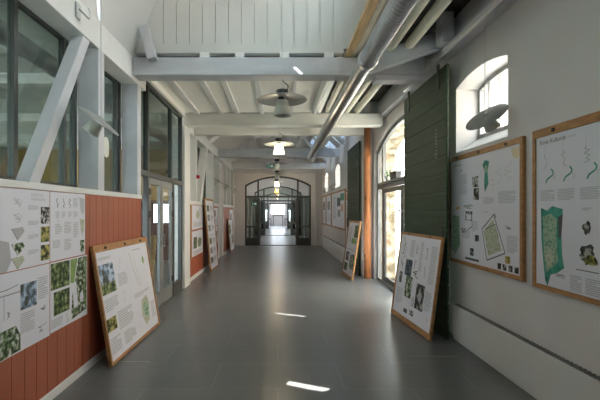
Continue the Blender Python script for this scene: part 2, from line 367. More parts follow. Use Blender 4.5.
def glazing(n, x, y0, y1, z0, z1, mull, label, glass='glass_dim', rails=(), fm='metal_dark', fw=0.05):
    r = sthing('window_%d' % n, (0,0,0), label)
    f = MB()
    f.box(x-0.03,y0,z0,x+0.03,y1,z0+fw); f.box(x-0.03,y0,z1-fw,x+0.03,y1,z1); f.box(x-0.03,y0,z0+fw,x+0.03,y0+fw,z1-fw); f.box(x-0.03,y1-fw,z0+fw,x+0.03,y1,z1-fw)
    f.build('window_frame', fm, r)
    for y in mull: bx('mullion', fm, x-0.03, y-fw/2, z0+fw, x+0.03, y+fw/2, z1-fw, r)
    for z in rails: bx('rail', fm, x-0.02, y0+fw, z-0.02, x+0.02, y1-fw, z+0.02, r)
    bx('pane', glass, x-0.004, y0+fw*0.5, z0+fw*0.5, x+0.004, y1-fw*0.5, z1-fw*0.5, r)
    return r
glazing(7, -2.19, 1.72, 4.30, 1.825, 3.38, (3.30,4.06), 'large dark framed glazing behind the slanted brace')
glazing(8, -2.19, 4.45, 5.50, 1.825, 3.38, (5.38,), 'narrow dark framed glazing between two grey posts')
glazing(9, -2.19, -4.0, 1.55, 1.825, 3.38, (0.2,), 'dark framed glazing beside the camera')
# sticker on the glass, painted in for a lamp's image in the pane
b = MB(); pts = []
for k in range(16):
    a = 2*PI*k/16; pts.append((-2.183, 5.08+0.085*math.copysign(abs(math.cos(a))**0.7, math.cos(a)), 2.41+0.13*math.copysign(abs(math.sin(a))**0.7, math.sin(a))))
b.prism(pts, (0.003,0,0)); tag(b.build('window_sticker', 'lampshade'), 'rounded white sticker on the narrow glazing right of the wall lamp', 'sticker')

# glazed double door, left
dr = sthing('door_1', (XG,0,0), 'grey framed glazed double door with tall transom lights')
b = MB()
for y0, y1 in ((5.64,5.70),(6.02,6.10),(8.13,8.20)): b.box(-0.04,y0,0,0.04,y1,3.55)
b.box(-0.04,7.37,2.2,0.04,7.43,3.49); b.box(-0.04,5.70,3.49,0.04,8.13,3.55); b.box(-0.04,5.70,2.12,0.045,8.13,2.20); b.box(-0.04,7.50,0,0.04,7.58,2.12)
b.box(-0.04,5.70,0,0.04,6.02,0.12); b.box(-0.04,7.58,0,0.04,8.13,0.22)
b.build('door_frame', 'metal_dark', dr, 0.004)
for nm, y0, y1, z0, z1 in (('pane',5.70,6.02,0.12,2.12),('pane',7.58,8.13,0.22,2.12),('pane',5.70,6.02,2.20,3.49),('pane',6.10,7.37,2.20,3.49),('pane',7.43,8.13,2.20,3.49)):
    bx(nm, 'glass_dim' if z0 > 2 else 'glass', -0.004, y0, z0, 0.004, y1, z1, dr)
for k, (y0, y1) in enumerate(((6.11,6.795),(6.805,7.49))):
    lf = MB(); s = 0.095
    lf.box(-0.025,y0,0.01,0.025,y0+s,2.11); lf.box(-0.025,y1-s,0.01,0.025,y1,2.11); lf.box(-0.025,y0+s,0.01,0.025,y1-s,0.24); lf.box(-0.025,y0+s,2.02,0.025,y1-s,2.11)
    l = lf.build('door_leaf', 'metal_grey', dr, 0.004)
    bx('pane', 'glass', -0.004, y0+s, 0.24, 0.004, y1-s, 2.02, l)
    yy = y1-0.05 if k == 0 else y0+0.05
    h = MB(); h.path([(0.025,yy,1.0),(0.06,yy,1.0),(0.06,yy,1.2),(0.025,yy,1.2)], 0.009); h.build('pull_handle', 'metal_grey', l)
    yh = y0+0.02 if k == 0 else y1-0.02
    for z in (0.3, 1.5, 1.85): bx('hinge', 'black', 0.02, yh-0.03, z, 0.05, yh+0.03, z+0.1, l)
post('thick white post between the glazed double door and the red wainscot', 8.25, 8.75, -2.22, -1.92, 0, 3.38, 'white')
# far left
wainscot('wall_left_far', XG, 8.752, 13.35, 1.75, 'red board wainscot beyond the double door')
wainscot('wall_left_end', XG, 14.45, 17.9, 1.75, 'red board wainscot near the end wall')
struct(bx('trim_3', 'white', -2.25, 8.752, 1.75, -1.985, 13.349, 1.84, None, 0.005), 'white sill rail on the middle red wainscot')
struct(bx('trim_4', 'white', -2.25, 14.451, 1.75, -1.985, 17.9, 1.84, None, 0.005), 'white sill rail on the last red wainscot')
struct(bx('baseboard_left_far', 'white', -2.0, 8.752, 0, -1.975, 13.349, 0.08, None, 0.004))
struct(bx('baseboard_left_end', 'white', -2.0, 14.451, 0, -1.975, 17.9, 0.08, None, 0.004))
struct(bx('wall_left_white', 'wall', -2.3, 13.451, 0, -2.0, 14.349, 3.3))
struct(bx('wall_left_last', 'wall', -2.3, 17.91, 0, -2.0, 18.5, 3.9))
o = bx('wall_plate', 'white', -2.24, 8.76, 3.38, -2.0, 18.49, 3.66, None, 0.006); tag(o, 'white timber plate above the far left posts', 'beam')
for y, lab in ((9.75,'slim white post carrying the red fire alarm'),(12.2,'slim white post behind the tall leaning board'),(15.5,'slim white post third from the end wall on the left'),(16.7,'slim white post next to last on the left')):
    post(lab, y, y+0.16, -2.2, -2.0, 1.84, 3.38, 'white')
post('white full-height post at the end of the middle red wainscot', 13.35, 13.45, -2.22, -1.97, 0, 3.38, 'white')
post('white full-height post at the start of the last red wainscot', 14.35, 14.45, -2.22, -1.97, 0, 3.38, 'white')
b = MB(); b.prism([(-2.18,10.3,1.84),(-2.18,10.6,1.84),(-2.18,11.5,3.38),(-2.18,11.2,3.38)], (0.17,0,0)); tag(b.build('diagonal_brace', 'white', None, 0.006), 'slanted white timber brace above the tall leaning board', 'brace')
glazing(10, -2.25, 8.8, 13.3, 1.84, 3.38, (9.6,10.5,11.4,12.3), 'glazing above the middle red wainscot')
glazing(11, -2.25, 14.5, 17.88, 1.84, 3.38, (15.3,16.2,17.0), 'glazing above the last red wainscot')

# fire alarm
fa = thing('fire_alarm', 'small red fire alarm on a white post on the left', 'alarm', (-2.001, 9.83, 2.44))
b = MB(); b.box(0,-0.04,-0.05,0.02,0.04,0.05); b.build('back_plate', 'redplastic', fa, 0.005)
b = MB(); b.lathe([(0.0,0.06),(0.03,0.058),(0.04,0.04),(0.04,0.0)], 16, 0, Matrix.Rotation(PI/2,4,'Y') @ Matrix.Translation((0,0,0.018))); b.build('sounder', 'redplastic', fa)

# ------------------------------------------------------------------ side hall behind the left glazing
struct(bx('floor_side', 'hallfloor', -9.0, -4.3, -0.12, -2.41, 20, -0.001))
struct(bx('ceiling_side', 'hallgrey', -9.0, -4.3, 3.6, -2.18, 20, 3.7))
sw = bx('wall_side', 'hallgrey', -9.0, -4.3, 0, -8.7, 20, 3.6); struct(sw)
cut(sw, [cutter([(-9.2,y,0.9),(-9.2,y+1.4,0.9),(-9.2,y+1.4,2.8),(-9.2,y,2.8)], (0.7,0,0)) for y in (2.0,6.5,10.5,14.5)])
for y in (2.0,6.5,10.5,14.5): portal((-9.05,y+0.7,1.85),(1,0,0),1.4,1.9)
b = MB(); b.box(-8.7,13.0,0,-2.3,13.2,1.95,0); pw = b.build('wall_side_back', ['hallbrown']); struct(pw)
cut(pw, [cutter([(x0,12.9,1.22),(x1,12.9,1.22),(x1,12.9,1.82),(x0,12.9,1.82)], (0,0.5,0)) for x0, x1 in ((-4.10,-3.86),(-3.80,-3.50),(-6.6,-6.0))])
struct(bx('wall_side_back_upper', 'ochre', -8.7, 13.0, 1.951, -2.3, 13.2, 3.6))
portal((-3.8,13.25,1.52),(0,-1,0),0.7,0.6)
we = bx('wall_side_end', 'hallgrey', -8.7, 19.7, 0, -2.3, 20, 3.6); struct(we); cut(we, [cutter([(-7.2,19.6,0.8),(-4.2,19.6,0.8),(-4.2,19.6,2.6),(-7.2,19.6,2.6)], (0,0.6,0))])
sk = sthing('window_12', (0,0,0), 'bright windows at the back of the side room')
bx('window_frame', 'metal_dark', -3.86, 13.02, 1.22, -3.80, 13.1, 1.82, sk)
for k, y in enumerate((1.0,3.4,5.8,8.2,10.6)):
    tag(bx('ceiling_beam', 'white', -8.7, y, 3.45, -2.45, y+0.2, 3.6), 'white beam across the side room ceiling seen through glass, %s' % ['nearest','second','third','fourth','farthest'][k], 'beam', 'side room ceiling beams')
for k, y in enumerate((2.9,7.0,10.9)):
    o = bx('column', 'white', -5.2, y, 0, -5.0, y+0.2, 3.45); tag(o, 'white column in the side room, %s' % ['nearest','middle one','farthest'][k], 'column')
b = MB(); b.beam((-5.1,3.13,1.6),(-5.1,5.4,3.42),0.12,0.12,(1,0,0)); tag(b.build('diagonal_brace','white'), 'slanted white brace inside the side room', 'brace')
b = MB(); b.tube((-2.68,-3.9,3.32),(-2.68,12.9,3.32),0.11,20); tag(b.build('ventilation_duct', 'duct'), 'silver duct in the side room seen through the left glazing', 'duct')
# leaning plywood board in the side room, behind the door glass
b = MB(); b.prism([(-2.22,6.62,0.0),(-2.22,7.0,0.0),(-2.12,7.0,1.18),(-2.12,6.62,1.18)], (-0.02,0,0)); tag(b.build('plywood_board', 'rawwood'), 'narrow raw plywood board leaning behind the glazed double door', 'board')

# ------------------------------------------------------------------ roofs and ceilings, near
# sloped boarding at left with three unseen slits added, shaped to throw the sun streaks
sb = MB(); tx = 0.4
sb.prism([(XL-0.03,-4.0,3.652),(XL+tx*2.95-0.03,-4.0,6.60),(XL+tx*2.95-0.10,-4.0,6.66),(XL-0.12,-4.0,3.652)], (0,12.66,0))
slope = sb.build('ceiling_slope', ['slope']); struct(slope, 'steep white boarded roof slope above the left wall plate')
def sun_prism(q):
    c = MB(); q = [Vector(p) - SUN*0.3 for p in q]; c.prism(q, -SUN*14); return c.build('cutter', 'wall')
def streak(p, q, w_):
    p, q = Vector(p), Vector(q); d = (q-p).normalized(); s = Vector((-d.y,d.x,0))*w_/2
    return [p-s, p+d*0.06-s*1.3, q-d*0.04-s*1.2, q, q-d*0.0+s, p+s]
slits = [streak((0.09,3.73,0),(0.45,3.57,0),0.075), streak((-0.04,6.28,0),(0.42,6.06,0),0.05),
         [(0.20,5.3,3.50),(0.24,5.3,3.505),(0.33,5.3,3.42),(0.31,5.3,3.40)]]
cut(slope, [sun_prism(q) for q in slits])
struct(bx('ceiling', 'slope', -0.95, -4.3, 6.6, 1.6, 8.66, 6.7))
wu = bx('wall_upper_right', 'slope', 1.25, -4.0, 4.03, 1.35, 8.62, 6.6); struct(wu)
AW = [(1.6,2.8),(3.4,4.6)]  # loft openings out of view, added to light the left slope and panel
cut(wu, [cutter([(1.2,y0,4.6),(1.2,y1,4.6),(1.2,y1,6.3),(1.2,y0,6.3)], (0.3,0,0)) for y0, y1 in AW])
for k, (y0, y1) in enumerate(AW):
    r = sthing('window_%d' % (30+k), (0,0,0), 'unseen loft window added to light the roof slope and gable panel')
    f = MB(); ring(f, [(1.28,y0,4.6),(1.28,y1,4.6),(1.28,y1,6.3),(1.28,y0,6.3)], [(1.28,y0+0.05,4.65),(1.28,y1-0.05,4.65),(1.28,y1-0.05,6.25),(1.28,y0+0.05,6.25)], (0.05,0,0)); f.build('window_frame','white',r)
    bx('pane','glass',1.3,y0+0.04,4.64,1.306,y1-0.04,6.26,r); portal((1.4,(y0+y1)/2,5.45),(-1,0,0),y1-y0,1.7)
# planked gable panel above the first tie beam
g = MB(); g.box(-2.0,5.42,3.73,0.89,5.5,6.6); g.box(0.89,5.42,3.97,1.249,5.5,6.6); g.box(0.885,5.40,3.79,1.10,5.5,3.97); g.box(-1.78,5.395,3.73,0.885,5.42,3.86)
x = -1.72; k = 0
while x < 0.86:
    e = min(x+0.172, 0.885); g.box(x+0.002,5.40,3.86,e-0.002,5.42,6.6); x += 0.176
g.box(-2.0,5.395,3.73,-1.722,5.42,6.6)
o = g.build('wall_upper', ['panel']); struct(o, 'white planked upper wall above the first tie beam')
for k, xx in enumerate((-1.05,-0.58,0.02,0.62)):
    tag(bx('packing_block', 'white', xx, 5.36, 3.641, xx+0.13, 5.5, 3.73), 'small white packing block on the first tie beam, %s' % ['leftmost','second from left','third from left','rightmost'][k], 'block', 'packing blocks on the first tie beam')
b = MB(); b.beam((-1.745,5.235,4.0),(-1.64,5.235,3.58),0.12,0.11,(1,0,0.35)); tag(b.build('strut', 'timber', None, 0.004), 'short slanted grey strut from roof slope to first tie beam', 'strut')

# tie beams
def tie(label, y, x0, x1, z0, z1, mat, d=0.25):
    o = bx('tie_beam', mat, x0, y, z0, x1, y+d, z1, None, 0.012); return tag(o, label, 'beam')
tie('thick grey tie beam nearest the camera below the planked panel', 5.30, -1.929, 1.95, 3.40, 3.64, 'beam')
tie('cream tie beam at the end of the flat white ceiling', 8.40, -2.0, 2.2, 3.40, 3.655, 'cream')
tie('cream tie beam just behind the end of the white ceiling', 9.45, -1.99, 2.04, 3.40, 3.60, 'cream', 0.2)
tie('bluish white tie beam halfway down the far bay', 13.30, -1.99, 2.04, 3.40, 3.68, 'beam')
tie('white tie beam close to the end wall', 17.1, -1.99, 2.04, 3.42, 3.66, 'white')
b = MB(); b.beam((1.16,5.235,3.50),(2.145,5.0,3.77),0.12,0.22); tag(b.build('knee_brace', 'beam', None, 0.012), 'grey brace rising from the first tie beam to the right wall plate', 'brace')
tag(bx('post_stub', 'timber', 1.94, 4.72, 3.60, 2.08, 4.92, 3.96, None, 0.008), 'short square grey post end under the right wall plate', 'post')
b = MB(); b.prism([(1.95,5.31,3.40),(1.95,5.5,3.40),(1.30,5.5,3.40),(1.30,5.31,3.40)], (0,0,-0.06)); tag(b.build('bearing_board', 'timber'), 'flat grey board under the right end of the first tie beam', 'board')
# right wall plate
o = bx('wall_plate', 'timber', 2.145, -4.0, 3.60, 2.279, 9.7, 3.95, None, 0.008); tag(o, 'grey timber plate along the top of the right wall', 'beam')
# deck and joists over the right side
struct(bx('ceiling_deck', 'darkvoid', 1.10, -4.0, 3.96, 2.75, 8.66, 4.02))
def joist(name, label, cat, mat, x0, x1, z0, z1=3.958, y0=-3.9, y1=8.39, tube=False):
    if tube:
        b = MB(); xc = (x0+x1)/2; r = (x1-x0)/2; b.tube((xc,y0,z0+r),(xc,y1,z0+r),r,16); o = b.build(name, mat)
    else: o = bx(name, mat, x0, y0, z0, x1, y1, z1, None, 0.005)
    return tag(o, label, cat)
joist('joist', 'yellow raw pine joist beside the planked panel', 'joist', 'rawwood', 0.893, 0.98, 3.642, 3.70, y1=5.39)
joist('ceiling_plank', 'narrow tan ceiling plank right of the raw pine joist', 'plank', 'creamwood', 1.0, 1.06, 3.66, 3.78)
joist('ceiling_plank', 'thin grey ceiling plank above the duct', 'plank', 'greywood', 1.12, 1.25, 3.70)
joist('ceiling_pipe', 'cream pipe under the dark deck just right of the metal duct', 'pipe', 'creamwood', 1.37, 1.51, 3.645, tube=True)
joist('ceiling_pipe', 'second cream pipe under the dark deck, left of the grey post end', 'pipe', 'creamwood', 1.60, 1.73, 3.645, tube=True)
joist('joist', 'white joist end nearest the flat white ceiling', 'joist', 'white', 0.82, 0.90, 3.66, 3.958, y0=5.56)
# flat white ceiling between the first two beams
struct(bx('ceiling_flat', 'ceil', -2.2, 5.555, 3.665, 0.80, 8.395, 3.72))
for k, (x0, x1) in enumerate(((-1.73,-1.63),(-1.24,-1.15),(-0.90,-0.81),(-0.37,-0.29),(0.24,0.30))):
    tag(bx('ceiling_batten', 'white', x0, 5.56, 3.62, x1, 8.37, 3.664, None, 0.004), 'white batten on the flat ceiling, %s' % ['leftmost','second from left','third from left','fourth from left','rightmost'][k], 'batten', 'battens on the flat white ceiling')
b = MB(); b.tube((0.745,5.56,3.64),(0.745,8.2,3.64),0.055,16); tag(b.build('cable_trough', 'white'), 'white round-edged trough at the right edge of the flat ceiling', 'trough')
struct(bx('trim_5', 'ceil', -2.24, 5.655, 3.56, -1.92, 8.25, 3.66), 'white edge strip above the glazed double door')

# far bay roof with skylight on the right-hand slope
struct(bx('ceiling_far', 'slope', -1.3, 8.66, 4.50, 1.2, YE, 4.58))
b = MB(); b.prism([(-2.2,8.66,3.662),(-1.28,8.66,4.5),(-1.28,8.66,4.58),(-2.3,8.66,3.662)], (0,YE-8.66,0)); struct(b.build('ceiling_slope_far', 'slope'), 'white roof slope over the far left posts')
struct(bx('wall_upper_far', 'panel', -2.2, 8.62, 3.66, 2.2, 8.66, 6.6))
A = Vector((2.37,0,3.52)); B = Vector((1.19,0,4.55)); D = B-A; N = Vector((0.66,0,0.75))*0.06
b = MB()
def strip(t0, t1, y0, y1): b.prism([A+D*t0+Vector((0,y0,0)), A+D*t1+Vector((0,y0,0)), A+D*t1+N+Vector((0,y0,0)), A+D*t0+N+Vector((0,y0,0))], (0,y1-y0,0))
strip(0,0.12,8.66,YE); strip(0.88,1,8.66,YE)
SKY_Y = [(9.9,11.4),(12.0,13.2),(13.9,15.2),(15.6,16.9)]
ys = [8.66] + [v for p in SKY_Y for v in p] + [YE]
for k in range(0, len(ys), 2): strip(0.12,0.88,ys[k],ys[k+1])
struct(b.build('ceiling_slope_right', 'slope'), 'right roof slope with skylights in the far bay')
for k, (y0, y1) in enumerate(SKY_Y):
    g = MB(); p0, p1 = A+D*0.12+N*0.5, A+D*0.88+N*0.5
    g.prism([p0+Vector((0,y0,0)), p1+Vector((0,y0,0)), p1+Vector((0,y1,0)), p0+Vector((0,y1,0))], N*0.1)
    r = sthing('window_%d' % (20+k), (0,0,0), 'skylight in the far roof slope'); g.build('pane', 'glass_sky', r)
    portal((p0+p1)/2+N+Vector((0,(y0+y1)/2,0)), -N, (y1-y0), D.length*0.76) if False else None
for k, (x, z) in enumerate(((-0.85,4.05),(0.75,4.05),(1.45,3.75))):
    b = MB(); b.beam((x,8.68,z),(x,YE-0.01,z),0.12,0.14); tag(b.build('purlin', 'white', None, 0.006), ['white purlin on the left under the far roof','white purlin under the far roof right of the lamps','white purlin over the far right wall'][k], 'beam')
for k, (y, x) in enumerate(((11.2,-1.3),(11.2,1.25),(15.2,-1.3),(15.2,1.25))):
    sx = 1 if x > 0 else -1
    b = MB(); b.beam((x+sx*0.6,y,3.5),(x-sx*0.4,y,4.45),0.10,0.12,(0,1,0)); tag(b.build('roof_strut', 'white', None, 0.006), 'white slanted roof strut, %s' % ['left one before the bluish beam','right one before the bluish beam','left one behind the bluish beam','right one behind the bluish beam'][k], 'strut')

# ------------------------------------------------------------------ end wall and portals
ew = bx('wall_back', 'wall', -2.3, YE, 0, 2.5, YE+0.25, 4.6); struct(ew)
def cut_arch(obj, y): 
    c = MB(); c.prism(arch_x(y-0.1, -1.53, 1.53, -0.05, 2.80, 3.22), (0,0.6,0)); cut(obj, [c.build('cutter','wall')])
cut_arch(ew, YE)
def portal_frame(n, y, label, leaves=True):
    r = sthing('door_%d' % n, (0,y,0), label)
    f = MB(); ring(f, arch_x(0,-1.53,1.53,0,2.80,3.22), arch_x(0,-1.46,1.46,0.02,2.74,3.15), (0,0.1,0))
    f.box(-1.46,0,2.22,1.46,0.1,2.31)
    for x in (-0.92,0.92): f.box(x-0.04,0,0,x+0.04,0.1,3.02)
    f.build('door_frame', 'metal_dark', r)
    for s in (-1,1):
        q = MB(); xa, xb = sorted((s*0.96, s*1.46)); q.box(xa,0.03,0,xb,0.07,0.35)
        for z in (0.85,): q.box(xa,0.03,z,xb,0.07,z+0.07)
        for x in (s*1.13, s*1.30): q.box(x-0.02,0.03,0.3,x+0.02,0.07,2.22)
        q.build('side_light', 'metal_dark', r)
        bx('pane', 'glass_dim', xa, 0.045, 0.35, xb, 0.053, 2.22, r)
        if leaves:
            l = MB(); x = s*0.86; l.box(x-0.022,0.12,0.02,x+0.022,0.22,2.2); l.box(x-0.022,0.86,0.02,x+0.022,0.96,2.2); l.box(x-0.022,0.22,0.02,x+0.022,0.86,0.3); l.box(x-0.022,0.22,0.85,x+0.022,0.86,0.93); l.box(x-0.022,0.22,2.1,x+0.022,0.86,2.2)
            ll = l.build('door_leaf', 'metal_dark', r); bx('pane', 'glass', x-0.003, 0.22, 0.3, x+0.003, 0.86, 2.1, ll)
            h = MB(); h.path([(x-s*0.022,0.91,1.0),(x-s*0.07,0.91,1.0),(x-s*0.07,0.83,1.0)], 0.012); h.build('door_handle', 'lampgrey', ll)
    g = MB(); g.prism(arch_x(0.045,-1.46,1.46,2.31,2.74,3.15), (0,0.006,0)); g.build('pane', 'glass', r)
    return r
portal_frame(3, YE+0.05, 'dark framed arched portal with open glazed leaves')
# next hall
for nm, x0, x1 in (('wall_left_beyond',-2.3,-1.95),('wall_right_beyond',1.95,2.3)):
    o = bx(nm, 'wall', x0, YE+0.25, 0, x1, 45.3, 3.9); struct(o)
    cut(o, [cutter([(x0-0.1,y,0.9),(x0-0.1,y+1.2,0.9),(x0-0.1,y+1.2,2.6),(x0-0.1,y,2.6)], (0.6,0,0)) for y in ((20.3,23.5,30,33,38,41) if x0 > 0 else (21.5,38,41))])  # side openings, the first ones added to lighten the walls beyond the portal
struct(bx('ceiling_beyond', 'wall', -2.3, YE+0.25, 3.7, 2.3, 45.3, 3.8))
for n, y in ((4,26.0),(5,36.0)):
    o = bx('wall_cross', 'wall', -1.95, y, 0, 1.95, y+0.2, 3.7); struct(o); cut_arch(o, y)
    portal_frame(n, y+0.05, ['second dark arched portal down the next hall','third dark arched portal far down the next hall'][n-4])
er = bx('wall_end', 'wall', -2.3, 45.0, 0, 2.3, 45.3, 3.7); struct(er)
cut(er, [cutter([(x0,44.9,z0),(x1,44.9,z0),(x1,44.9,z1),(x0,44.9,z1)], (0,0.6,0)) for x0, x1, z0, z1 in ((-0.75,-0.08,1.25,2.3),(0.08,0.75,1.25,2.3),(-1.6,-1.2,0.5,1.7),(1.2,1.6,0.5,1.7))])
portal((0,45.4,1.5),(0,-1,0),3.4,2.4)
# dark furniture at the far end
tb = thing('table', 'dark table far down the next hall against the bright end window', 'table', (0,42.5,0))
bx('tabletop', 'black', -0.55,-0.4,1.08,0.55,0.4,1.16,tb)
for sx in (-1,1):
    for sy in (-1,1): bx('leg', 'black', sx*0.5-0.025, sy*0.35-0.025, 0, sx*0.5+0.025, sy*0.35+0.025, 1.08, tb)
def chair(label, loc, rz):
    c = thing('chair', label, 'chair', Matrix.Translation(loc) @ Matrix.Rotation(rz,4,'Z'), 'dark chairs at the far table')
    bx('seat','black',-0.25,-0.24,0.72,0.25,0.24,0.8,c,0.01); bx('backrest','black',-0.25,0.2,0.8,0.25,0.26,1.55,c,0.01)
    for sx in (-1,1):
        for sy in (-1,1): bx('leg','black',sx*0.22-0.02,sy*0.2-0.02,0,sx*0.22+0.02,sy*0.2+0.02,0.72,c)
chair('dark chair at the left end of the far table', (-0.95,42.5,0), PI/2); chair('dark chair at the right end of the far table', (0.95,42.5,0), -PI/2)

# exit signs
def exit_sign(label, mtx):
    r = thing('exit_sign', label, 'sign', mtx)
    bx('sign_box', 'signgreen', -0.15,-0.02,-0.075,0.15,0.02,0.075,r)
    b = MB(); b.box(0.01,-0.023,-0.05,0.10,-0.021,0.05); b.prism([(-0.11,-0.023,0.0),(-0.06,-0.023,0.035),(-0.06,-0.023,-0.035)],(0,0.002,0)); b.box(-0.06,-0.023,-0.012,-0.01,-0.021,0.012); b.build('pictogram', 'signwhite', r)
exit_sign('green exit sign on the left side of the dark portal', Matrix.Translation((-1.10,YE+0.02,1.93)))
exit_sign('green exit sign on the tie beam by the end wall', Matrix.Translation((-0.32,17.07,3.52)))
b = MB(); b.tube((1.75,YE-0.03,0.0),(1.75,YE-0.03,3.9),0.03,10); tag(b.build('conduit', 'white'), 'white vertical pipe on the end wall right of the portal', 'pipe')
b = MB(); b.tube((-1.98,YE-0.03,3.36),(1.7,YE-0.03,3.36),0.03,10); tag(b.build('conduit', 'white'), 'white horizontal pipe across the end wall above the portal', 'pipe')

# ------------------------------------------------------------------ duct
d = thing('ventilation_duct', 'long round silver ventilation duct under the ceiling at right', 'duct', (0.995,4.42,3.275))
fx = MB(); R = 0.096; prof = []; y = -3.4
pitch = 0.055; nseg = int(3.4/pitch)
for k in range(nseg+1):
    yy = -3.4 + k*pitch; prof += [(R-0.012, yy), (R+0.004, yy+pitch*0.3), (R+0.004, yy+pitch*0.7)]
fx.lathe(prof, 28, 0, Matrix.Rotation(-PI/2,4,'X')); fx.build('flexible_hose', 'flexduct', d)
sm = MB(); prof = [(0.0,0.0),(R-0.01,0.0)]; 
yy = 0.02
while yy < 7.9:
    prof += [(R-0.004,yy),(R-0.004,yy+0.12),(R,yy+0.128),(R-0.004,yy+0.136)]; yy += 0.14
prof += [(R-0.004,7.98),(R-0.012,7.98),(R-0.012,7.5)]
sm.lathe(prof[1:], 32, 0, Matrix.Rotation(-PI/2,4,'X')); sm.build('spiral_pipe', 'duct', d)
cl = MB(); cl.lathe([(R+0.002,-0.05),(R+0.016,-0.045),(R+0.016,0.045),(R+0.002,0.05)], 32, 0, Matrix.Rotation(-PI/2,4,'X')); cl.build('collar', 'duct', d)
for y in (1.0,4.1,5.15):
    h = MB(); h.lathe([(R+0.001,y-0.015),(R+0.006,y-0.015),(R+0.006,y+0.015),(R+0.001,y+0.015)],24,0,Matrix.Rotation(-PI/2,4,'X')); h.build('hanger_strap', 'duct', d)

# sliding rail on the right and two shutters
rl = thing('shutter_rail', 'thin pale steel rail carrying the green shutters along the right wall', 'rail', (2.05,0,3.565))
bx('rail_bar', 'rad', -0.02,-1.5,-0.03,0.02,6.5,0.03,rl)
for y in (3.0,4.4,5.8): bx('bracket','metal_grey',0.02,y-0.03,0.035,0.0945,y+0.03,0.06,rl)
def shutter(label, x, y0, y1, z1, hang):
    r = thing('barn_shutter', label, 'shutter', (x,y0,0.006)); W = y1-y0
    b = MB(); z = 0.0; n = 15; h = (z1-0.03)/n
    for k in range(n): b.box(0,0,k*h,0.035,W,(k+1)*h-0.018)
    b.box(0.006,0.01,0,0.03,W-0.01,z1-0.04)
    b.build('boards', 'green', r, 0.010)
    for y in (0.12, W-0.24): bx('back_batten','green',0.035,y,0.1,0.055,y+0.14,z1-0.2,r)
    if hang:
        for y in (0.25, W-0.25): bx('hanger','metal_dark',0.005,y-0.03,z1-0.3,-0.012,y+0.03,z1+0.025,r)
    h = MB(); h.path([(0,0.08 if hang else W-0.08,1.15),(-0.02,0.08 if hang else W-0.08,1.15),(-0.02,0.08 if hang else W-0.08,1.4),(0,0.08 if hang else W-0.08,1.4)],0.008); h.build('pull_handle','metal_dark',r)
    return r
s1 = shutter('large dark green plank shutter behind the leaning poster board', 2.085, 4.95, 6.62, 3.47, True)
b = MB()   # faint chalk marks near the top right
random.seed(3)
for k in range(9):
    z = 2.65 - k*0.045; b.box(-0.0015,0.30,z,0.0,0.30+0.03+random.random()*0.05,z+0.018); b.build('chalk_mark', 'metal_grey', s1); b = MB()
shutter('dark green plank shutter beyond the orange timber post', 1.985, 9.78, 11.45, 3.36, False)
# log post
b = MB(); prof = [(0.085,0.0),(0.08,0.6),(0.083,0.62),(0.078,1.3),(0.08,2.4),(0.075,3.59)]; b.lathe([(0,0)]+prof+[(0,3.59)], 18, 0, Matrix.Translation((2.13,9.52,0)))
lp = b.build('log_post', 'log'); tag(lp, 'orange round timber post between the doorway and the far green shutter', 'post')
b = MB(); b.lathe([(0.0,0.012),(0.035,0.01),(0.05,0.0)],14,0,Matrix.Translation((2.065,9.47,0.55)) @ Matrix.Rotation(-PI/2-0.4,4,'Y')); b.build('knot','darkvoid',lp); b = MB(); b.lathe([(0.0,0.012),(0.03,0.01),(0.04,0.0)],14,0,Matrix.Translation((2.07,9.46,1.9)) @ Matrix.Rotation(-PI/2-0.4,4,'Y')); b.build('knot','darkvoid',lp)

# arched glazed door, right
XD = XR+0.05
ad = sthing('door_2', (0,0,0), 'tall arched glazed doorway in the right wall')
f = MB(); ring(f, arch_poly(XD,5.6,9.4,0,2.95,3.38), arch_poly(XD,5.68,9.32,0.06,2.90,3.30), (0.07,0,0)); f.build('door_frame','metal_grey',ad)
f = MB(); ring(f, arch_poly(XR-0.012,5.52,9.48,0.0,2.97,3.46), arch_poly(XR-0.012,5.6,9.4,0.0,2.95,3.38), (0.02,0,0)); f.build('architrave','white',ad)
f = MB(); f.box(XD,5.68,2.10,XD+0.08,9.32,2.22); f.box(XD,8.88,0.06,XD+0.07,8.98,3.22); f.box(XD,6.1,0.06,XD+0.07,6.2,3.2); f.build('transom','metal_grey',ad)
for k, (y0, y1) in enumerate(((6.21,7.53),(7.55,8.87))):
    l = MB(); s = 0.085; l.box(XD+0.01,y0,0.03,XD+0.055,y0+s,2.09); l.box(XD+0.01,y1-s,0.03,XD+0.055,y1,2.09); l.box(XD+0.01,y0+s,0.03,XD+0.055,y1-s,0.16); l.box(XD+0.01,y0+s,2.0,XD+0.055,y1-s,2.09)
    ll = l.build('door_leaf','metal_dark',ad); bx('pane','glass',XD+0.03,y0+s,0.16,XD+0.036,y1-s,2.0,ll)
    yy = y1-0.04 if k == 0 else y0+0.04
    h = MB(); h.path([(XD+0.01,yy,1.6),(XD-0.05,yy,1.6),(XD-0.05,yy,1.82)],0.013); h.build('door_handle','lampgrey',ll)
g = MB(); g.prism(arch_poly(XD+0.03,5.68,9.32,2.22,2.90,3.30),(0.006,0,0)); g.build('pane','glass',ad)
for y0, y1 in ((5.68,6.1),(8.98,9.32)): bx('pane','glass',XD+0.03,y0,0.06,XD+0.036,y1,2.10,ad)
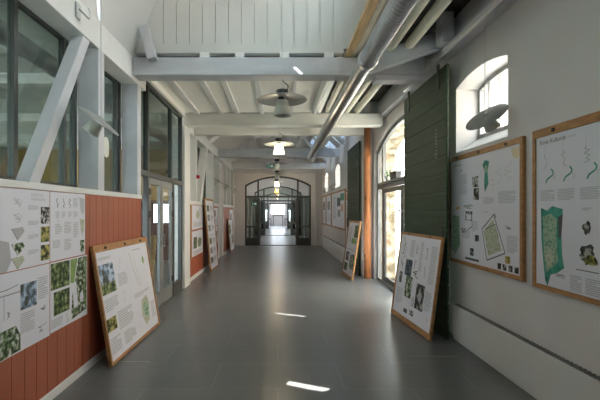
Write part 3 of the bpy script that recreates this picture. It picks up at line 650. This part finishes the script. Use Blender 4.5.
# plant pot and clutter on the transom ledge
pp = thing('potted_plant', 'small green potted plant on the doorway transom ledge', 'plant', (XD-0.03,8.35,2.22))
b = MB(); b.lathe([(0,0),(0.045,0),(0.06,0.10),(0.05,0.10),(0.0,0.09)],14); b.build('pot','lampshade',pp)
b = MB(); random.seed(5)
for k in range(26):
    a = random.random()*2*PI; r_ = 0.05+random.random()*0.09; z = 0.10+random.random()*0.14; c = Vector((r_*math.cos(a)*0.5,r_*math.sin(a),z)); u = Vector((math.cos(a)*0.02,math.sin(a)*0.05,0.03)); v = Vector((-math.sin(a)*0.02,math.cos(a)*0.02,0.01))
    b.face([c-u-v*0.2,c-v,c+u,c+v]); b.face([c+v,c+u,c-v,c-u-v*0.2])
b.build('foliage','plant',pp)
bx_ = thing('tool_box', 'small dark box on the doorway transom ledge beside the plant', 'box', (XD-0.03,7.85,2.22))
bx('box_body','metal_dark',-0.05,-0.2,0,0.06,0.2,0.12,bx_,0.005); bx('box_lid','black',-0.055,-0.205,0.12,0.065,0.205,0.15,bx_,0.004)
# ledge the two things stand on
bx('transom_ledge','metal_grey',XD-0.10,6.2,2.19,XD,8.88,2.219,ad)

# ------------------------------------------------------------------ radiators
def radiator(label, x1, y0, y1, z0, z1, dp):
    r = thing('radiator', label, 'radiator', (x1,y0,z0)); W = y1-y0; H = z1-z0
    b = MB(); b.box(-dp,0,0,-dp+0.015,W,H); b.box(-dp,0,0,0,0.012,H); b.box(-dp,W-0.012,0,0,W,H); b.build('casing','rad',r,0.004)
    g = MB(); n = int(W/0.045)
    for k in range(n): g.box(-dp+0.02,0.02+k*0.045,H-0.02,-0.012,0.02+k*0.045+0.02,H-0.004)
    g.box(-dp+0.016,0.013,H-0.06,-0.004,W-0.013,H-0.05)
    g.build('top_grille','grille',r)
    p = MB(); p.box(-dp+0.02,0.02,-z0,-dp+0.03,W-0.02,-0.002); p.build('plinth','rad',r)
    return r
radiator('long low white convector radiator along the near right wall', XR-0.001, -1.0, 5.05, 0.05, 0.44, 0.10)
radiator('low white convector radiator under the far right poster boards', XF-0.001, 11.6, 17.6, 0.06, 0.52, 0.09)

# ------------------------------------------------------------------ lamps
def lamp_parts(r, lit=None, wire=0.8, tilt=0.0, pitch=0.0, sc=1.0, hang=True):
    T = Matrix.Rotation(pitch,4,'X') @ Matrix.Rotation(tilt,4,'Y') @ Matrix.Scale(sc,4)
    b = MB(); b.lathe([(0.05,0.03),(0.16,0.018),(0.30,-0.012),(0.302,-0.018),(0.29,-0.018),(0.15,0.006),(0.05,0.016)],40,0,T); b.build('disc_reflector','lamppale' if hang else 'lampgrey',r)  # side discs get a darker grey, their backlit shade put into the colour
    b = MB(); b.lathe([(0.0,0.105),(0.068,0.105),(0.072,0.10),(0.072,0.035),(0.045,0.03),(0.045,-0.02)] if hang else [(0.0,0.04),(0.05,0.038),(0.055,0.028),(0.05,0.02),(0.045,-0.02)],24,0,T); b.build('cap','black' if hang else 'lampgrey',r)
    b = MB(); b.lathe([(0.045,-0.02),(0.068,-0.022),(0.085,-0.10),(0.112,-0.205),(0.108,-0.205),(0.08,-0.10),(0.06,-0.03)],28,0,T); sh = b.build('lamp_shade', lit or 'lampshade', r)
    if lit:
        b = MB(); b.lathe([(0.0,-0.19),(0.09,-0.185),(0.1,-0.175)],20,0,T); b.build('diffuser', lit, sh)
    b = MB(); p = T @ Vector((0,0,0.10 if hang else 0.03)); b.tube(p,(p.x,p.y,wire),0.004,6); b.build('wire','wire',r)
    if not hang: return
    b = MB(); b.path([T @ Vector((0.05,0,0.10)), T @ Vector((0.075,0,0.15)), T @ Vector((0.05,0,0.18)),(0.0,0,0.22)],0.005,6); b.build('power_cable','black',r)
PG = 'disc pendant lamps along the middle'
def pend(label, x, y, z, top, lit=None):
    r = thing('pendant_lamp', label, 'lamp', (x,y,z), PG); lamp_parts(r, lit, top-z); return r
pend('unlit grey disc pendant lamp nearest the camera under the first tie beam', 0.05, 4.8, 2.945, 6.6)
pend('lit disc pendant lamp with bright shade and yellow-lit disc, second from camera', 0.02, 8.0, 2.95, 3.66, 'lit')
pend('unlit disc pendant lamp, third from camera', -0.03, 11.2, 2.95, 4.5)
pend('unlit disc pendant lamp, fourth from camera', -0.03, 14.4, 2.95, 4.5)
pend('lit disc pendant lamp in front of the dark arched portal', -0.05, 17.6, 2.90, 4.5, 'lit')
pend('amber glowing disc pendant lamp in the next hall', -0.08, 23.0, 2.85, 3.7, 'lit_amber')
def bulb(loc, e, col):
    l = bpy.data.lights.new('bulb','POINT'); l.energy = e; l.color = col; l.shadow_soft_size = 0.05
    o = bpy.data.objects.new('bulb', l); COL.objects.link(o); o.location = loc
bulb((0.02,8.0,2.70), 12, (1,0.8,0.5)); bulb((-0.05,17.6,2.62), 12, (1,0.72,0.4)); bulb((-0.08,23.0,2.58), 1.2, (1,0.5,0.12))
SG = 'tilted wall-washer lamps'
def side(label, x, y, z, tilt, top, pitch=0.0):
    r = thing('wall_washer_lamp', label, 'lamp', (x,y,z), SG); lamp_parts(r, None, top-z, tilt, pitch, 0.70, False); return r
side('tilted grey disc lamp hanging in front of the near arched window', 2.08, 4.0, 2.55, -0.66, 3.60, 0.34)
side('tilted disc lamp with cream shade hanging by the left glazing', -1.65, 3.70, 2.44, 0.66, 4.3)
for k, (y, z) in enumerate(((11.6,2.46),(13.6,2.46),(16.2,2.46))): side('tilted disc lamp over the far left posters, %s' % ['nearest','middle one','farthest'][k], -1.72, y, z, 0.6, 3.9 if k == 0 else 3.9)
for k, y in enumerate((13.3,15.6)): side('tilted disc lamp over the far right poster boards, %s' % ['nearer one','farther one'][k], 1.78, y, 2.43, -0.6, 3.8)

# ------------------------------------------------------------------ posters
PM = ['paper','text','ink','papergrey','teal','mapgreen','sage','ph_green','ph_plan','ph_bw','ph_leaf','ph_sky','ph_dark','ph_blue','lime','orange','sand']
PI_ = {n: i for i, n in enumerate(PM)}
class Sheet:
    """a printed sheet in its board's x-z plane, front towards -y"""
    def __init__(s, x0, z0, x1, z1, y):
        s.r = (x0,z0,x1,z1); s.y = y; s.b = MB(); s.n = 0
        s.b.box(x0,y-0.001,z0,x1,y,z1,0)
    def pt(s, u, v, y): x0,z0,x1,z1 = s.r; return (x0+u*(x1-x0), y, z0+v*(z1-z0))
    def lay(s): s.n += 1; return s.y-0.001-0.00025*(1+s.n*0.12)
    def poly(s, pts, m):
        y = s.lay(); q = [Vector(s.pt(u,v,y)) for u, v in pts]
        nv = Vector((0,0,0))
        for k in range(len(q)): nv += q[k].cross(q[(k+1) % len(q)])
        if nv.y > 0: q.reverse()
        s.b.face(q, PI_[m]); return s
    def rect(s, u0, v0, u1, v1, m): return s.poly([(u0,v0),(u1,v0),(u1,v1),(u0,v1)], m)
    def text(s, u0, v0, u1, v1, n, m='text'):
        h = (v1-v0)/n
        for k in range(n):
            e = u1 - (u1-u0)*(0.45*random.random() if k % 5 == 0 else 0.06*random.random())
            s.rect(u0, v0+k*h+h*0.2, e, v0+k*h+h*0.75, m)
        return s
    def line(s, pts, w_, m):
        y = s.lay(); q = [Vector(s.pt(u,v,y)) for u, v in pts]
        for a, b in zip(q, q[1:]):
            d = (b-a).normalized(); n = Vector((-d.z,0,d.x))*w_/2
            s.b.face([a-n,b-n,b+n,a+n], PI_[m])
        return s
    def blob(s, cu, cv, ru, rv, m, n=18, j=0.25):
        return s.poly([(cu+ru*(1-j*random.random())*math.cos(2*PI*k/n), cv+rv*(1-j*random.random())*math.sin(2*PI*k/n)) for k in range(n)], m)
    def scrawl(s, cu, cv, ru, rv, m='ink', n=9, w_=0.004):
        return s.line([(cu+ru*(2*random.random()-1)*0.9, cv+rv*(1-2*k/(n-1))) for k in range(n)], w_, m)
    def river(s, cu, cv, su, sv, m='teal', w_=0.014):
        return s.line([(cu-0.5*su,cv-0.5*sv),(cu-0.3*su,cv-0.25*sv),(cu+0.3*su,cv-0.05*sv),(cu+0.5*su,cv+0.15*sv),(cu+0.2*su,cv+0.4*sv)], w_, m)
    def build(s, name, parent=None):
        return s.b.build(name, PM, parent)
def axes(BL, BR, T):
    BL, BR, T = Vector(BL), Vector(BR), Vector(T); x = (BR-BL).normalized(); z = (T-BL); H = z.length; z = (z-x*z.dot(x)).normalized(); y = z.cross(x)
    m = Matrix((( x.x,y.x,z.x,BL.x),(x.y,y.y,z.y,BL.y),(x.z,y.z,z.z,BL.z),(0,0,0,1))); return m, (BR-BL).length, H
def board(label, BL, BR, T, group=None, rim=0.035, top=0.05, clips=3, name='poster_board', panel='paper', seam=0, foot=None):
    m, W, H = axes(BL, BR, T); foot = foot or rim
    r = thing(name, label, 'poster board', m, group)
    bx('backing_panel', panel, rim*0.5,-0.022,foot*0.5,W-rim*0.5,-0.004,H-top*0.5,r)
    f = MB(); f.box(0,-0.036,0,rim,0,H); f.box(W-rim,-0.036,0,W,0,H); f.box(rim,-0.036,0,W-rim,0,foot); f.box(rim,-0.036,H-top,W-rim,0,H); f.build('frame','frame',r,0.003)
    for k in range(clips):
        x = W*(k+0.5)/clips; c = MB(); c.box(x-0.014,-0.044,H-top*0.75,x+0.014,-0.036,H-top*0.35); c.box(x-0.005,-0.05,H-top*0.6,x+0.022,-0.044,H-top*0.45); c.build('clip','black',r)
    return r, W, H, rim, foot, top
def title(parent, text, x, z, y, size, mat='ink', sx=1.0):
    cu = bpy.data.curves.new('title','FONT'); cu.body = text; cu.size = size
    o = bpy.data.objects.new('t', cu); COL.objects.link(o); bpy.context.view_layer.update()
    me = bpy.data.meshes.new_from_object(o.evaluated_get(bpy.context.evaluated_depsgraph_get())); bpy.data.objects.remove(o)
    me.materials.clear(); me.materials.append(M[mat]); q = bpy.data.objects.new('title', me); COL.objects.link(q); q.parent = parent
    q.matrix_local = Matrix.Translation((x,y,z)) @ Matrix.Rotation(PI/2,4,'X') @ Matrix.Diagonal((sx,1,1,1))
random.seed(21)

# --- left wall: four sheets fixed straight on the red wainscot
def wall_sheet(label, x, y0, z0, y1, z1, draw, ttl=None):
    m, W, H = axes((x,y0,z0),(x,y1,z0),(x,y0,z1)); r = thing('poster', label, 'poster', m, 'posters on the near red wainscot')
    s = Sheet(0,0,W,H,0.0); draw(s); s.build('sheet', r)
    if ttl: ttl(r, W, H)
    return r
X0 = XL+0.0015
def dA(s):
    s.text(0.0,0.86,0.36,0.96,5).text(0.0,0.70,0.36,0.82,5)
    s.poly([(0,0),(0.58,0),(0.62,0.12),(0.60,0.35),(0.45,0.42),(0.0,0.4)],'papergrey'); s.scrawl(0.3,0.5,0.1,0.12,'text'); s.scrawl(0.48,0.5,0.06,0.1,'text')
    s.rect(0.0,0.0,0.45,0.1,'ink'); s.scrawl(0.3,0.25,0.12,0.1,'ink')
    for k, (v, m) in enumerate(((0.82,'text'),(0.64,'text'),(0.45,'papergrey'),(0.26,'ph_plan'),(0.09,'sage'))):
        if m == 'text': s.scrawl(0.67,v,0.04,0.06,'papergrey'); s.line([(0.64,v+0.05),(0.7,v-0.03),(0.71,v+0.04)],0.006,'papergrey')
        else: s.poly([(0.62,v+0.06),(0.72,v+0.075),(0.74,v+0.02),(0.70,v-0.05),(0.675,v-0.085),(0.655,v-0.03)], m); s.line([(0.62,v+0.06),(0.655,v-0.03),(0.675,v-0.085)],0.005,'ink')
    for v in (0.76,0.56,0.38,0.18): s.text(0.77,v-0.02,0.88,v+0.04,4)
    s.rect(0.90,0.55,0.995,0.78,'ph_bw'); s.rect(0.90,0.30,0.995,0.51,'ph_leaf'); s.rect(0.90,0.05,0.995,0.26,'ph_leaf')
def tA(r, W, H):
    title(r,'FLERA TILL',W*0.80,H*0.92,-0.0035,0.034,'papergrey'); title(r,'PARKHUSEN',W*0.80,H*0.86,-0.0035,0.034,'papergrey')
wall_sheet('upper left white poster with grey plan and column of small photos on red wainscot', X0, 2.1, 1.165, 3.375, 1.765, dA, tA)
def dB(s):
    for u in (0.18,0.34,0.52): s.scrawl(u,0.84,0.03,0.07,'ink',7,0.008); s.text(u-0.05,0.62,u+0.06,0.72,5)
    s.text(0.62,0.78,0.76,0.93,8).text(0.62,0.62,0.76,0.72,6); s.text(0.12,0.38,0.30,0.54,6).text(0.36,0.38,0.56,0.56,8).text(0.62,0.3,0.78,0.55,9)
    s.scrawl(0.2,0.57,0.03,0.06,'text'); s.text(0.05,0.18,0.25,0.3,5).text(0.36,0.12,0.56,0.3,8)
    s.poly([(0.80,0.95),(0.97,0.92),(0.97,0.72),(0.90,0.66),(0.84,0.74)],'text'); s.poly([(0.82,0.60),(0.97,0.58),(0.95,0.40),(0.90,0.30),(0.85,0.42)],'sage'); s.poly([(0.82,0.25),(0.97,0.24),(0.96,0.08),(0.90,-0.0),(0.84,0.08)],'ph_plan')
wall_sheet('upper right white poster with three small ink sketches on red wainscot', X0, 3.385, 1.17, 3.995, 1.765, dB)
def dC(s):
    s.text(0.5,0.72,0.82,0.76,1,'papergrey'); s.line([(0.45,0.80),(0.58,0.80),(0.68,0.83)],0.005,'ink')
    s.rect(0.70,0.50,0.86,0.82,'ph_sky'); s.line([(0.56,0.45),(0.56,0.75)],0.008,'papergrey'); s.scrawl(0.6,0.5,0.02,0.04)
    s.blob(0.35,0.5,0.12,0.1,'ph_plan'); s.text(0.70,0.2,0.84,0.46,10); s.text(0.87,0.55,0.98,0.85,10)
    s.poly([(0.25,0.32),(0.66,0.34),(0.70,0.20),(0.70,0.02),(0.40,0.0),(0.20,0.0)],'ph_plan'); s.poly([(0.30,0.0),(0.52,0.0),(0.45,0.12)],'lime')
    s.scrawl(0.92,0.42,0.05,0.03); s.scrawl(0.92,0.16,0.05,0.05)
wall_sheet('lower left white poster with street photo and green site plan on red wainscot', X0, 2.1, 0.55, 3.375, 1.158, dC)
def dD(s):
    s.rect(0.01,0.60,0.48,0.98,'ph_green'); s.rect(0.08,0.22,0.48,0.56,'ph_green'); s.text(0.02,0.05,0.3,0.18,5)
    s.poly([(0.50,0.98),(0.70,0.98),(0.60,0.60),(0.50,0.62)],'lime'); s.poly([(0.52,0.04),(0.97,0.10),(0.98,0.98),(0.72,0.98),(0.62,0.6),(0.55,0.4)],'ph_plan')
    s.poly([(0.60,0.20),(0.72,0.22),(0.66,0.62),(0.56,0.58)],'paper'); s.poly([(0.78,0.25),(0.88,0.30),(0.86,0.44),(0.78,0.4)],'paper'); s.line([(0.98,0.95),(0.9,0.4),(0.97,0.12)],0.02,'lime'); s.scrawl(0.42,0.12,0.06,0.08,'lime')
wall_sheet('lower right poster with green garden photos and site plan on red wainscot', X0, 3.385, 0.56, 4.04, 1.16, dD)

# --- left leaning board
lean = 'boards leaning against walls'
r, W, H, a, f_, t = board('white poster board in a pine frame leaning on the red wainscot at left', (-1.725,4.08,0.002),(-1.70,5.66,0.002),(-1.925,4.08,1.235), None, 0.032, 0.075)
s = Sheet(a,f_,W*0.5,H-t,-0.0225)
s.rect(0.04,0.62,0.50,0.88,'ph_sky').rect(0.04,0.60,0.50,0.70,'ph_green').text(0.05,0.92,0.5,0.95,2).text(0.60,0.62,0.95,0.75,6)
s.scrawl(0.75,0.84,0.12,0.06,'text').text(0.05,0.44,0.5,0.56,6); s.rect(0.02,0.26,0.34,0.38,'ph_leaf'); s.scrawl(0.75,0.5,0.1,0.06,'text'); s.text(0.4,0.22,0.95,0.4,8); s.text(0.05,0.05,0.4,0.2,7); s.text(0.5,0.05,0.95,0.18,6); s.scrawl(0.6,0.12,0.1,0.06,'sage'); s.build('sheet', r)
s = Sheet(W*0.5+0.004,f_,W-a,H-t,-0.0225)
s.line([(0.15,0.93),(0.22,0.75),(0.40,0.52)],0.012,'sage').line([(0.28,0.92),(0.35,0.75),(0.5,0.52)],0.008,'sage'); s.text(0.3,0.93,0.7,0.95,1,'papergrey'); s.blob(0.72,0.80,0.05,0.05,'lime'); s.text(0.1,0.42,0.8,0.47,3)
s.poly([(0.35,0.36),(0.62,0.40),(0.68,0.30),(0.60,0.12),(0.42,0.08),(0.30,0.2)],'sage'); s.blob(0.5,0.25,0.12,0.1,'mapgreen'); s.text(0.74,0.1,0.95,0.3,8); s.scrawl(0.15,0.2,0.08,0.1,'text'); s.scrawl(0.85,0.4,0.06,0.05,'text'); s.build('sheet', r)

# --- middle left posters on the red wainscot
def small_sheet(label, y0, z0, y1, z1, kind):
    m, W, H = axes((XG+0.0015,y0,z0),(XG+0.0015,y1,z0),(XG+0.0015,y0,z1)); r = thing('poster', label, 'poster', m, 'posters on the far red wainscots')
    s = Sheet(0,0,W,H,0.0)
    if kind == 0: s.blob(0.5,0.6,0.2,0.2,'sage').text(0.1,0.1,0.9,0.3,6).scrawl(0.3,0.8,0.1,0.08,'text').line([(0.5,0.5),(0.6,0.75),(0.7,0.9)],0.02,'lime')
    elif kind == 1: s.rect(0.12,0.3,0.42,0.75,'ph_green').blob(0.68,0.5,0.2,0.25,'ph_plan').text(0.1,0.05,0.9,0.2,5)
    else: s.rect(0.1,0.5,0.6,0.85,'ph_bw').text(0.1,0.1,0.9,0.4,9)
    s.build('sheet', r)
small_sheet('upper pale poster on the red wainscot just past the white post', 9.3, 1.16, 10.62, 1.735, 0)
small_sheet('lower poster with green photo on the red wainscot just past the white post', 9.3, 0.52, 10.62, 1.12, 1)
small_sheet('upper poster on red wainscot behind the tall leaning board', 12.3, 1.14, 13.25, 1.70, 2)
small_sheet('lower poster on red wainscot behind the tall leaning board', 12.3, 0.56, 13.25, 1.12, 1)
small_sheet('poster on the last red wainscot near the end wall', 16.5, 0.5, 17.7, 1.66, 2)
tag(bx('batten', 'frame', XG, 9.08, 0.5, XG+0.03, 9.16, 1.74), 'upright pine batten on the red wainscot left of two posters', 'batten')
r, W, H, a, f_, t = board('tall narrow poster board leaning on the red wainscot beyond the double door', (-1.79,10.5,0.002),(-1.76,11.66,0.002),(-1.955,10.5,1.93), None, 0.04, 0.05, 2)
s = Sheet(a,f_,W-a,H-t,-0.0225)
for v in (0.08,0.22,0.36,0.55,0.70,0.84):
    s.rect(0.12,v,0.42,v+0.09,random.choice(['ph_bw','ph_green','ph_dark'])); s.text(0.5,v,0.9,v+0.09,6); s.blob(0.7,v+0.05,0.1,0.03,'papergrey')
s.rect(0.0,0.48,1,0.49,'papergrey'); s.build('sheet', r)
r, W, H, a, f_, t = board('small poster board leaning near the end of the left wall', (-1.86,15.5,0.002),(-1.85,16.75,0.002),(-1.97,15.5,1.29), None, 0.045, 0.05, 2)
s = Sheet(a,f_,W-a,H-t,-0.0225); s.rect(0.1,0.55,0.5,0.85,'ph_green').rect(0.55,0.2,0.9,0.5,'ph_bw').text(0.1,0.1,0.5,0.45,8).text(0.55,0.6,0.9,0.9,8).build('sheet', r)

# --- right wall boards
XB = XR-0.002
r, W, H, a, f_, t = board('large framed board of four posters below the arched window', (XB,5.27,0.95),(XB,3.67,0.95),(XB,5.27,2.29), None, 0.045, 0.06)
h2, w2 = (H-t-f_)/2, (W-2*a)/2
s = Sheet(a,f_+h2+0.003,a+w2-0.003,H-t,-0.0225); s.rect(0.78,0.42,0.96,0.62,'ph_bw').rect(0.82,0.18,0.98,0.40,'ph_dark').blob(0.40,0.78,0.02,0.03,'teal').text(0.35,0.3,0.6,0.7,12).scrawl(0.3,0.75,0.02,0.1,'text'); s.line([(0.2,0.02),(0.35,0.06),(0.3,0.0)],0.02,'orange').scrawl(0.65,0.06,0.2,0.04,'ink',11); s.text(0.1,0.88,0.5,0.92,1,'papergrey').build('sheet', r)
s = Sheet(a+w2+0.003,f_+h2+0.003,W-a,H-t,-0.0225); s.poly([(0.08,0.80),(0.14,0.88),(0.26,0.84),(0.22,0.68),(0.24,0.45),(0.14,0.30),(0.12,0.5),(0.14,0.66)],'teal').blob(0.17,0.72,0.05,0.07,'mapgreen'); s.scrawl(0.5,0.55,0.1,0.15,'text').scrawl(0.72,0.6,0.1,0.14,'text'); s.poly([(0.80,0.96),(0.97,0.96),(0.97,0.80),(0.90,0.78),(0.82,0.85)],'sand')
for v in (0.5,0.42,0.34): s.blob(0.36,v,0.015,0.015,'orange')
s.text(0.1,0.1,0.4,0.22,6).text(0.5,0.1,0.9,0.3,9).build('sheet', r)
s = Sheet(a,f_,a+w2-0.003,f_+h2-0.003,-0.0225); s.poly([(0.08,0.9),(0.34,0.88),(0.36,0.3),(0.2,0.1),(0.06,0.2)],'mapgreen').line([(0.55,0.95),(0.75,0.9),(0.78,0.7),(0.6,0.6)],0.012,'ink').rect(0.55,0.80,0.78,0.98,'ph_bw').rect(0.60,0.82,0.74,0.92,'paper'); s.text(0.44,0.45,0.7,0.6,5).rect(0.86,0.42,0.98,0.54,'ph_dark').text(0.75,0.6,0.95,0.8,7); s.rect(0.70,0.14,0.82,0.28,'ph_dark').rect(0.55,0.05,0.98,0.09,'ink').rect(0.42,0.55,0.56,0.65,'ph_bw').build('sheet', r)
s = Sheet(a+w2+0.003,f_,W-a,f_+h2-0.003,-0.0225); s.line([(0.06,0.66),(0.38,0.92),(0.66,0.30),(0.20,0.12),(0.06,0.66)],0.012,'ink').poly([(0.10,0.62),(0.36,0.84),(0.58,0.34),(0.24,0.20)],'sage').line([(0.12,0.70),(0.40,0.94),(0.44,0.86)],0.01,'ink').line([(0.14,0.66),(0.42,0.76),(0.5,0.52)],0.008,'ink')
s.scrawl(0.75,0.72,0.12,0.03,'ink',11); s.rect(0.66,0.14,0.78,0.26,'ph_leaf')
for u in (0.48,0.60,0.74,0.87): s.rect(u,0.02,u+0.09,0.12,'ph_dark')
s.text(0.7,0.32,0.95,0.6,9); s.text(0.1,0.96,0.3,0.98,1,'papergrey').build('sheet', r)

r, W, H, a, f_, t = board('large framed board with teal river maps at the right edge', (XB,3.53,0.935),(XB,1.9,0.935),(XB,3.53,2.30), None, 0.04, 0.07)
s = Sheet(a,f_,W-a,H-t,-0.0225)
for k, u in enumerate((0.10,0.235,0.39)):
    s.river(u+0.01,0.735,0.06,0.10); s.scrawl(u-0.02,0.83,0.02,0.05,'ink',8,0.003); s.line([(u-0.03,0.85),(u-0.025,0.94-0.0*k)],0.003,'text'); s.scrawl(u+0.05,0.72,0.015,0.02,'text')
    s.text(u-0.065,0.565,u+0.055,0.64,8)
s.poly([(0.04,0.52),(0.09,0.50),(0.13,0.53),(0.21,0.51),(0.20,0.36),(0.205,0.22),(0.22,0.14),(0.17,0.10),(0.12,0.08),(0.095,0.0),(0.075,0.03),(0.06,0.16),(0.045,0.3)],'teal')
s.poly([(0.055,0.46),(0.12,0.48),(0.165,0.45),(0.165,0.30),(0.175,0.17),(0.12,0.12),(0.085,0.09),(0.065,0.2)],'mapgreen'); s.poly([(0.075,0.22),(0.12,0.26),(0.15,0.2),(0.12,0.13),(0.09,0.12)],'sage')
s.poly([(0.175,0.46),(0.21,0.48),(0.20,0.34),(0.18,0.32)],'ink'); s.scrawl(0.2,0.085,0.05,0.01,'ink',5,0.004)
s.blob(0.37,0.40,0.035,0.05,'ph_dark',14,0.5).text(0.34,0.5,0.40,0.52,2).blob(0.37,0.25,0.06,0.07,'ph_dark',18,0.4).blob(0.39,0.21,0.05,0.04,'ph_leaf',14,0.5).rect(0.30,0.145,0.44,0.15,'ink'); s.text(0.26,0.01,0.34,0.11,8).text(0.36,0.01,0.46,0.11,8)
s.rect(0.50,0.1,0.52,0.3,'teal').rect(0.52,0.05,0.7,0.35,'mapgreen').text(0.55,0.5,0.9,0.9,20); s.build('sheet', r)
title(r, 'Kinas Kullunds', W*0.055, H*0.90, -0.0255, 0.052, 'ink'); title(r, 'Landskap', W*0.25, H*0.905, -0.0255, 0.026, 'papergrey')

# --- right leaning boards
r, W, H, a, f_, t = board('poster board in a pine frame leaning against the near green shutter', (1.80,6.27,0.002),(1.885,4.90,0.002),(2.055-0.085,6.27,1.275), None, 0.03, 0.04, 2, foot=0.075)
s = Sheet(a,f_,W-a,H-t,-0.0225)
s.scrawl(0.10,0.86,0.05,0.11,'ink',12,0.01).scrawl(0.16,0.80,0.04,0.1,'ink',10,0.008).scrawl(0.12,0.62,0.05,0.06,'ink',9,0.01)
s.scrawl(0.48,0.85,0.03,0.06,'ink',8,0.008).scrawl(0.47,0.66,0.03,0.06,'ink',8,0.008).scrawl(0.72,0.82,0.03,0.07,'ink',8,0.008).scrawl(0.73,0.62,0.03,0.06,'ink',8,0.008)
s.rect(0.22,0.50,0.40,0.70,'ph_blue').rect(0.28,0.24,0.46,0.50,'ph_plan').rect(0.08,0.38,0.16,0.52,'ph_dark'); s.rect(0.58,0.17,0.78,0.46,'ph_dark').blob(0.68,0.32,0.05,0.07,'papergrey'); s.scrawl(0.52,0.55,0.1,0.04,'ink',8,0.012); s.line([(0.50,0.22),(0.53,0.28),(0.56,0.22),(0.53,0.17),(0.50,0.22)],0.012,'ink')
s.rect(0.32,0.05,0.42,0.10,'ink').rect(0.48,0.06,0.58,0.12,'ph_bw').text(0.56,0.6,0.64,0.95,16).text(0.82,0.5,0.95,0.92,18).text(0.30,0.74,0.42,0.95,10).text(0.05,0.12,0.25,0.32,8).text(0.80,0.2,0.95,0.42,9).scrawl(0.9,0.12,0.02,0.02,'ink').build('sheet', r)
r, W, H, a, f_, t = board('poster board leaning by the orange timber post and far green shutter', (1.66,10.25,0.002),(1.715,9.12,0.002),(1.86,10.25,1.36), None, 0.04, 0.045, 2, foot=0.07)
s = Sheet(a,f_,W-a,H-t,-0.0225)
s.rect(0.62,0.72,0.95,0.95,'ph_green').rect(0.45,0.60,0.90,0.70,'lime').text(0.1,0.6,0.4,0.92,12).rect(0.05,0.47,1.0,0.485,'papergrey'); s.rect(0.12,0.25,0.45,0.42,'ph_dark').rect(0.55,0.12,0.95,0.40,'ph_plan').rect(0.08,0.05,0.4,0.2,'ph_green').text(0.5,0.02,0.9,0.1,3).build('sheet', r)
# --- boards on the far right wall
def fboard(label, y1, y0, z0, z1, kind):
    r, W, H, a, f_, t = board(label, (XF-0.002,y1,z0),(XF-0.002,y0,z0),(XF-0.002,y1,z1), 'framed boards on the far right wall', 0.06, 0.06, 2)
    s = Sheet(a,f_,W-a,H-t,-0.0225)
    if kind == 0: s.rect(0.45,0.6,0.7,0.85,'ph_blue').rect(0.7,0.75,0.95,0.95,'teal').rect(0.5,0.3,0.7,0.5,'ph_bw').text(0.08,0.2,0.4,0.9,24).rect(0.75,0.45,0.9,0.65,'orange')
    elif kind == 1: s.rect(0.2,0.5,0.8,0.8,'ph_bw').text(0.15,0.1,0.85,0.45,12)
    else: s.rect(0.3,0.86,0.9,0.97,'orange').text(0.15,0.2,0.85,0.8,16)
    s.build('sheet', r)
fboard('largest framed board on the far right wall with coloured notices', 15.1, 12.05, 1.0, 2.28, 0)
fboard('narrow framed board in the middle of the far right wall', 16.75, 15.2, 1.0, 2.28, 1)
fboard('framed board on the far right wall nearest the end wall', 18.3, 16.85, 1.0, 2.28, 1)
r, W, H, a, f_, t = board('tall narrow board with red heading beside the far green shutter', (XF-0.002,11.98,0.54),(XF-0.002,11.55,0.54),(XF-0.002,11.98,2.2), None, 0.04, 0.04, 1)
s = Sheet(a,f_,W-a,H-t,-0.0225); s.rect(0.2,0.85,0.9,0.97,'orange').text(0.1,0.1,0.9,0.75,16).build('sheet', r)
bpy.context.view_layer.update()
